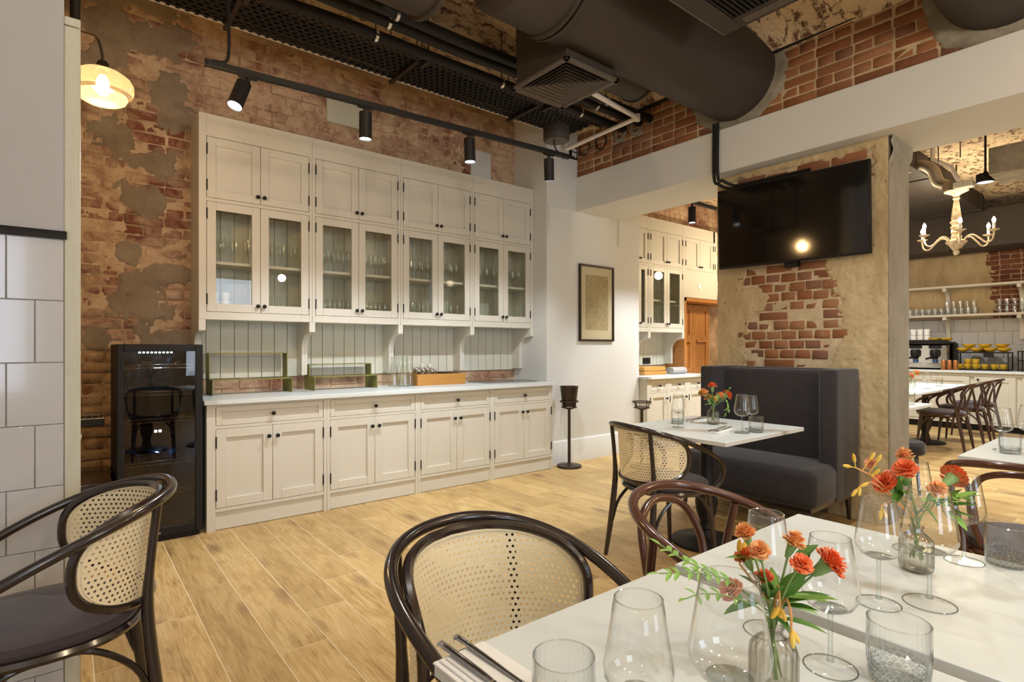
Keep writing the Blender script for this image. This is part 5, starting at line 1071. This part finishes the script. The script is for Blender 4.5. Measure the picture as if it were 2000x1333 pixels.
for i, y in enumerate((2.19, 2.285, 2.38)):
    for j in range(2 if i < 2 else 1): tag(put('mug', ym, None, (10.82, y, .921 + j * .076), (0, 0, random.random() * 6)), 'tall stacked mustard yellow mug under the rack shelf', 'mug', 'stacked yellow mugs')
for y in (1.86, 1.97, 2.08): tag(put('mug', ym, None, (10.82, y, .921), (0, 0, random.random() * 6)), 'single mustard yellow mug in the row at the rack end', 'mug', 'single yellow mugs')
for i, y in enumerate((2.56, 2.635, 2.71)): tag(MB().lathe([(.03, 0), (.034, .01), (.03, .15), (.026, .155), (0, .155)], 16, cap=(True, False)).build('copper_canister', MT['copper'], None, loc=(10.62, y - .17, .9003)), 'slim copper coloured canister in front of the coffee machine, ' + ('nearest the rack', 'middle of three', 'nearest the machine')[i], 'canister', 'copper canisters')
t = th('wire_rack', 'second black metal rack at the end of the far counter', 'rack', (10.72, .95, .90))
for y in (0, .74):
    for x in (0, .3): MB().box(x, x + .014, y - .007, y + .007, 0, .30, .001).build('post', MT['black'], t)
for z in (.02, .15, .285): MB().box(0, .314, -.01, .75, z, z + .014, .002).build('shelf', MT['black'], t)
# tableware on the far tables
for i, (x, y, z) in enumerate(((7.2, 2.12, 0), (7.5, 2.3, 0), (7.9, 2.2, 0), (8.3, 2.35, 0), (8.8, 2.15, 0), (7.05, 2.3, 0))): tag(put('tumbler', g_me, None, (x, y, .7505)), 'clear tumbler on the far dining table, ' + ('beside the pillar', 'second along', 'third along', 'fourth along', 'standing alone at the end', 'behind the first')[i], 'glass', 'tumblers on the far dining table')
for i, (x, y) in enumerate(((7.3, 2.42), (7.75, 2.45), (8.1, 2.1))): wineglass('small wine glass on the far dining table, ' + ('nearest the pillar', 'in the middle', 'nearest the chairs')[i], x, y, n=14)
for i, (x, y) in enumerate(((5.78, 1.62), (5.9, 1.75))): tag(put('tumbler', g_me, None, (x, y, .7505)), 'clear tumbler on the small table behind the pillar, ' + ('front', 'rear')[i] + ' one', 'glass', 'tumblers behind the pillar')
vase('little bud vase on the far dining table', 7.0, 2.05, k=1.1)
bouquet('small peach and pink bouquet on the far dining table beside the pillar', (7.0, 2.05, .861), .08, [(7.0, 2.05, .96, .035, 'p'), (7.05, 1.98, .94, .035, 'k'), (6.95, 2.10, .93, .03, 'p'), (7.1, 1.95, .97, .03, 'p')], [((7.0, 2.05, .88), (7.05, 1.97, .92)), ((7.0, 2.05, .88), (6.95, 2.1, .9))], (), (), .02)
t = th('upholstered_stool', 'low grey upholstered stool just visible behind the pillar', 'stool', (5.50, 1.62, 0)); MB().lathe([(.0, .36), (.17, .36), (.185, .38), (.185, .44), (.165, .465), (0, .47)], 28, cap=(False, False)).build('seat', MT['velvet'], t)
for k in range(4): a = PI / 4 + k * PI / 2; MB().tube([(.13 * math.cos(a), .13 * math.sin(a), .36), (.16 * math.cos(a), .16 * math.sin(a), 0)], [.018, .012], 8).build('leg', MT['bent'], t)
# chandelier
MT['cream_wood'] = mort('worn_cream_wood', (.36, .26, .15), (.66, .58, .44), 20, .2)
MT['flame'] = emit('candle_bulb', (1, .80, .48), 70)
t = th('chandelier', 'cream painted wooden chandelier with six curved arms and candle bulbs', 'chandelier', (8.25, 1.85, 0))
MB().lathe([(.0, 2.345), (.022, 2.35), (.032, 2.375), (.028, 2.40), (.016, 2.41), (.05, 2.43), (.075, 2.47), (.10, 2.49), (.105, 2.51), (.07, 2.52), (.05, 2.54), (.055, 2.57), (.035, 2.585), (.055, 2.62), (.038, 2.645), (.06, 2.68), (.04, 2.705), (.065, 2.74), (.045, 2.76), (.05, 2.79), (.028, 2.97), (.022, 3.0), (.036, 3.02), (.022, 3.04), (.05, 3.07), (.115, 3.10), (.12, 3.11), (.0, 3.112)], 24, cap=(False, False)).build('column', MT['cream_wood'], t)
MB().tube([(0, 0, 3.11), (0, 0, 3.42)], .008, 8).build('rod', MT['darkmetal'], t)
for k in range(6):
    a = ang(18 + 60 * k); c, s = math.cos(a), math.sin(a); P = [(.07, 2.50), (.11, 2.555), (.17, 2.56), (.23, 2.51), (.29, 2.455), (.345, 2.47), (.365, 2.53), (.365, 2.57)]
    ar = MB().tube(bez([(r * c, r * s, z) for r, z in P], 5), .0095, 8).build('arm', MT['cream_wood'], t); x, y = .365 * c, .365 * s
    MB().lathe([(.012, 2.565), (.05, 2.58), (.055, 2.588), (.016, 2.59)], 16, (x, y, 0)).build('drip_pan', MT['cream_wood'], ar); MB().lathe([(.014, 2.588), (.014, 2.665)], 12, (x, y, 0)).build('candle', MT['white'], ar); MB().lathe([(.010, 2.665), (.019, 2.685), (.016, 2.705), (.0, 2.735)], 12, (x, y, 0), cap=(True, False)).build('bulb', MT['flame'], ar)
light('chandelier_light', 'POINT', (8.25, 1.85, 2.80), 42, (1, .82, .56), shadow_soft_size=.3)
# services under the second ceiling
t = th('disc_pendant', 'small black drum pendant light on a thin rod beside the chandelier', 'lamp', (7.3, 1.40, 2.93)); MB().lathe([(.07, .0), (.076, .004), (.076, .085), (.02, .09), (.014, .12)], 24, cap=(False, True)).build('drum', MT['black'], t); MB().lathe([(0, .003), (.07, .003)], 24, cap=(False, False)).build('diffuser', emit('lamp_diffuser', (1, .95, .88), 1.2), t); MB().tube([(0, 0, .1), (0, 0, .49)], .010, 8).build('rod', MT['black'], t)
t = th('air_duct', 'dark flat duct running away under the second ceiling behind the chandelier', 'duct', (5.3, 1.97, 3.19)); MB().box(0, 4.9, 0, .82, 0, .225, .005).build('casing', MT['duct'], t)
for x in (1.2, 2.4, 3.6, 4.7): MB().box(x, x + .04, -.012, .832, -.012, .228, .002).build('flange', MT['duct'], t)
t = th('air_duct', 'dark wide duct crossing along the far wall above the shelves', 'duct', (10.3, .2, 2.70)); MB().box(0, .6, 0, 3.9, 0, .55, .006).build('casing', MT['duct'], t); MB().box(-.01, .61, 2.2, 2.24, -.012, .56, .002).build('flange', MT['duct'], t)
t = th('vent_box', 'beige riveted sheet metal vent box under the second ceiling', 'duct', (7.0, .15, 2.93)); MB().box(0, .5, 0, 1.17, 0, .26, .004).build('casing', MT['beige'] if 'beige' in MT else MT['grey_ring'], t)
for y in (.04, 1.12):
    for z in (.03, .13, .23): MB().lathe([(.010, 0), (.006, .006), (0, .007)], 8, cap=(False, False)).build('rivet', MT['chrome'], t, loc=(0, y, z), rot=(0, -PI / 2, 0))
t = th('flexible_duct', 'bent shiny flexible duct with a white pipe by the chandelier top', 'duct', (7.3, 1.85, 3.05)); MB().tube(bez([(0, .3, .18), (0, .12, .20), (0, .0, .12), (.02, -.05, -.02), (0, -.13, -.08)], 8), .06, 14).build('hose', MT['galv'], t); MB().tube([(-.05, -.25, -.08), (-.05, -.18, .1), (-.05, -.02, .22), (-.05, -.02, .34)], .022, 10).build('white_pipe', MT['whitepipe'], t); MB().box(-.08, .04, -.36, -.2, -.14, -.08, .004).build('junction_box', MT['pale_wood'], t)
tag(MB().tube([(6.2, 4.0, 3.33), (6.2, -1, 3.33)], .018, 8).tube([(6.25, 4.0, 3.34), (6.25, -1, 3.34)], .016, 8).tube([(6.3, 4.0, 3.32), (6.3, -1, 3.32)], .014, 8).build('cable_bundle', plain('dark_red_cable', (.16, .02, .02), .5)), 'bundle of dark red cables along the second ceiling', 'cable')
for i, (x, y) in enumerate(((6.6, 1.95), (6.6, 1.80), (6.6, 1.62), (6.6, 1.45))): tag(MB().tube([(x, y, 3.05), (x, y, 3.425)], .005, 6).build('threaded_rod', MT['darkmetal']), 'thin threaded rod hanging from the second ceiling, number %s from the pillar' % ('one', 'two', 'three', 'four')[i], 'rod', 'threaded rods under the second ceiling')
tag(MB().tube([(5.35, 1.72, 3.42), (5.35, 1.72, 2.72)], .016, 8).tube([(5.35, 1.72, 2.72), (5.35, 1.66, 2.70)], .022, 8).build('hanging_bar', MT['black']), 'black hanging bar just behind the pillar top', 'bar')
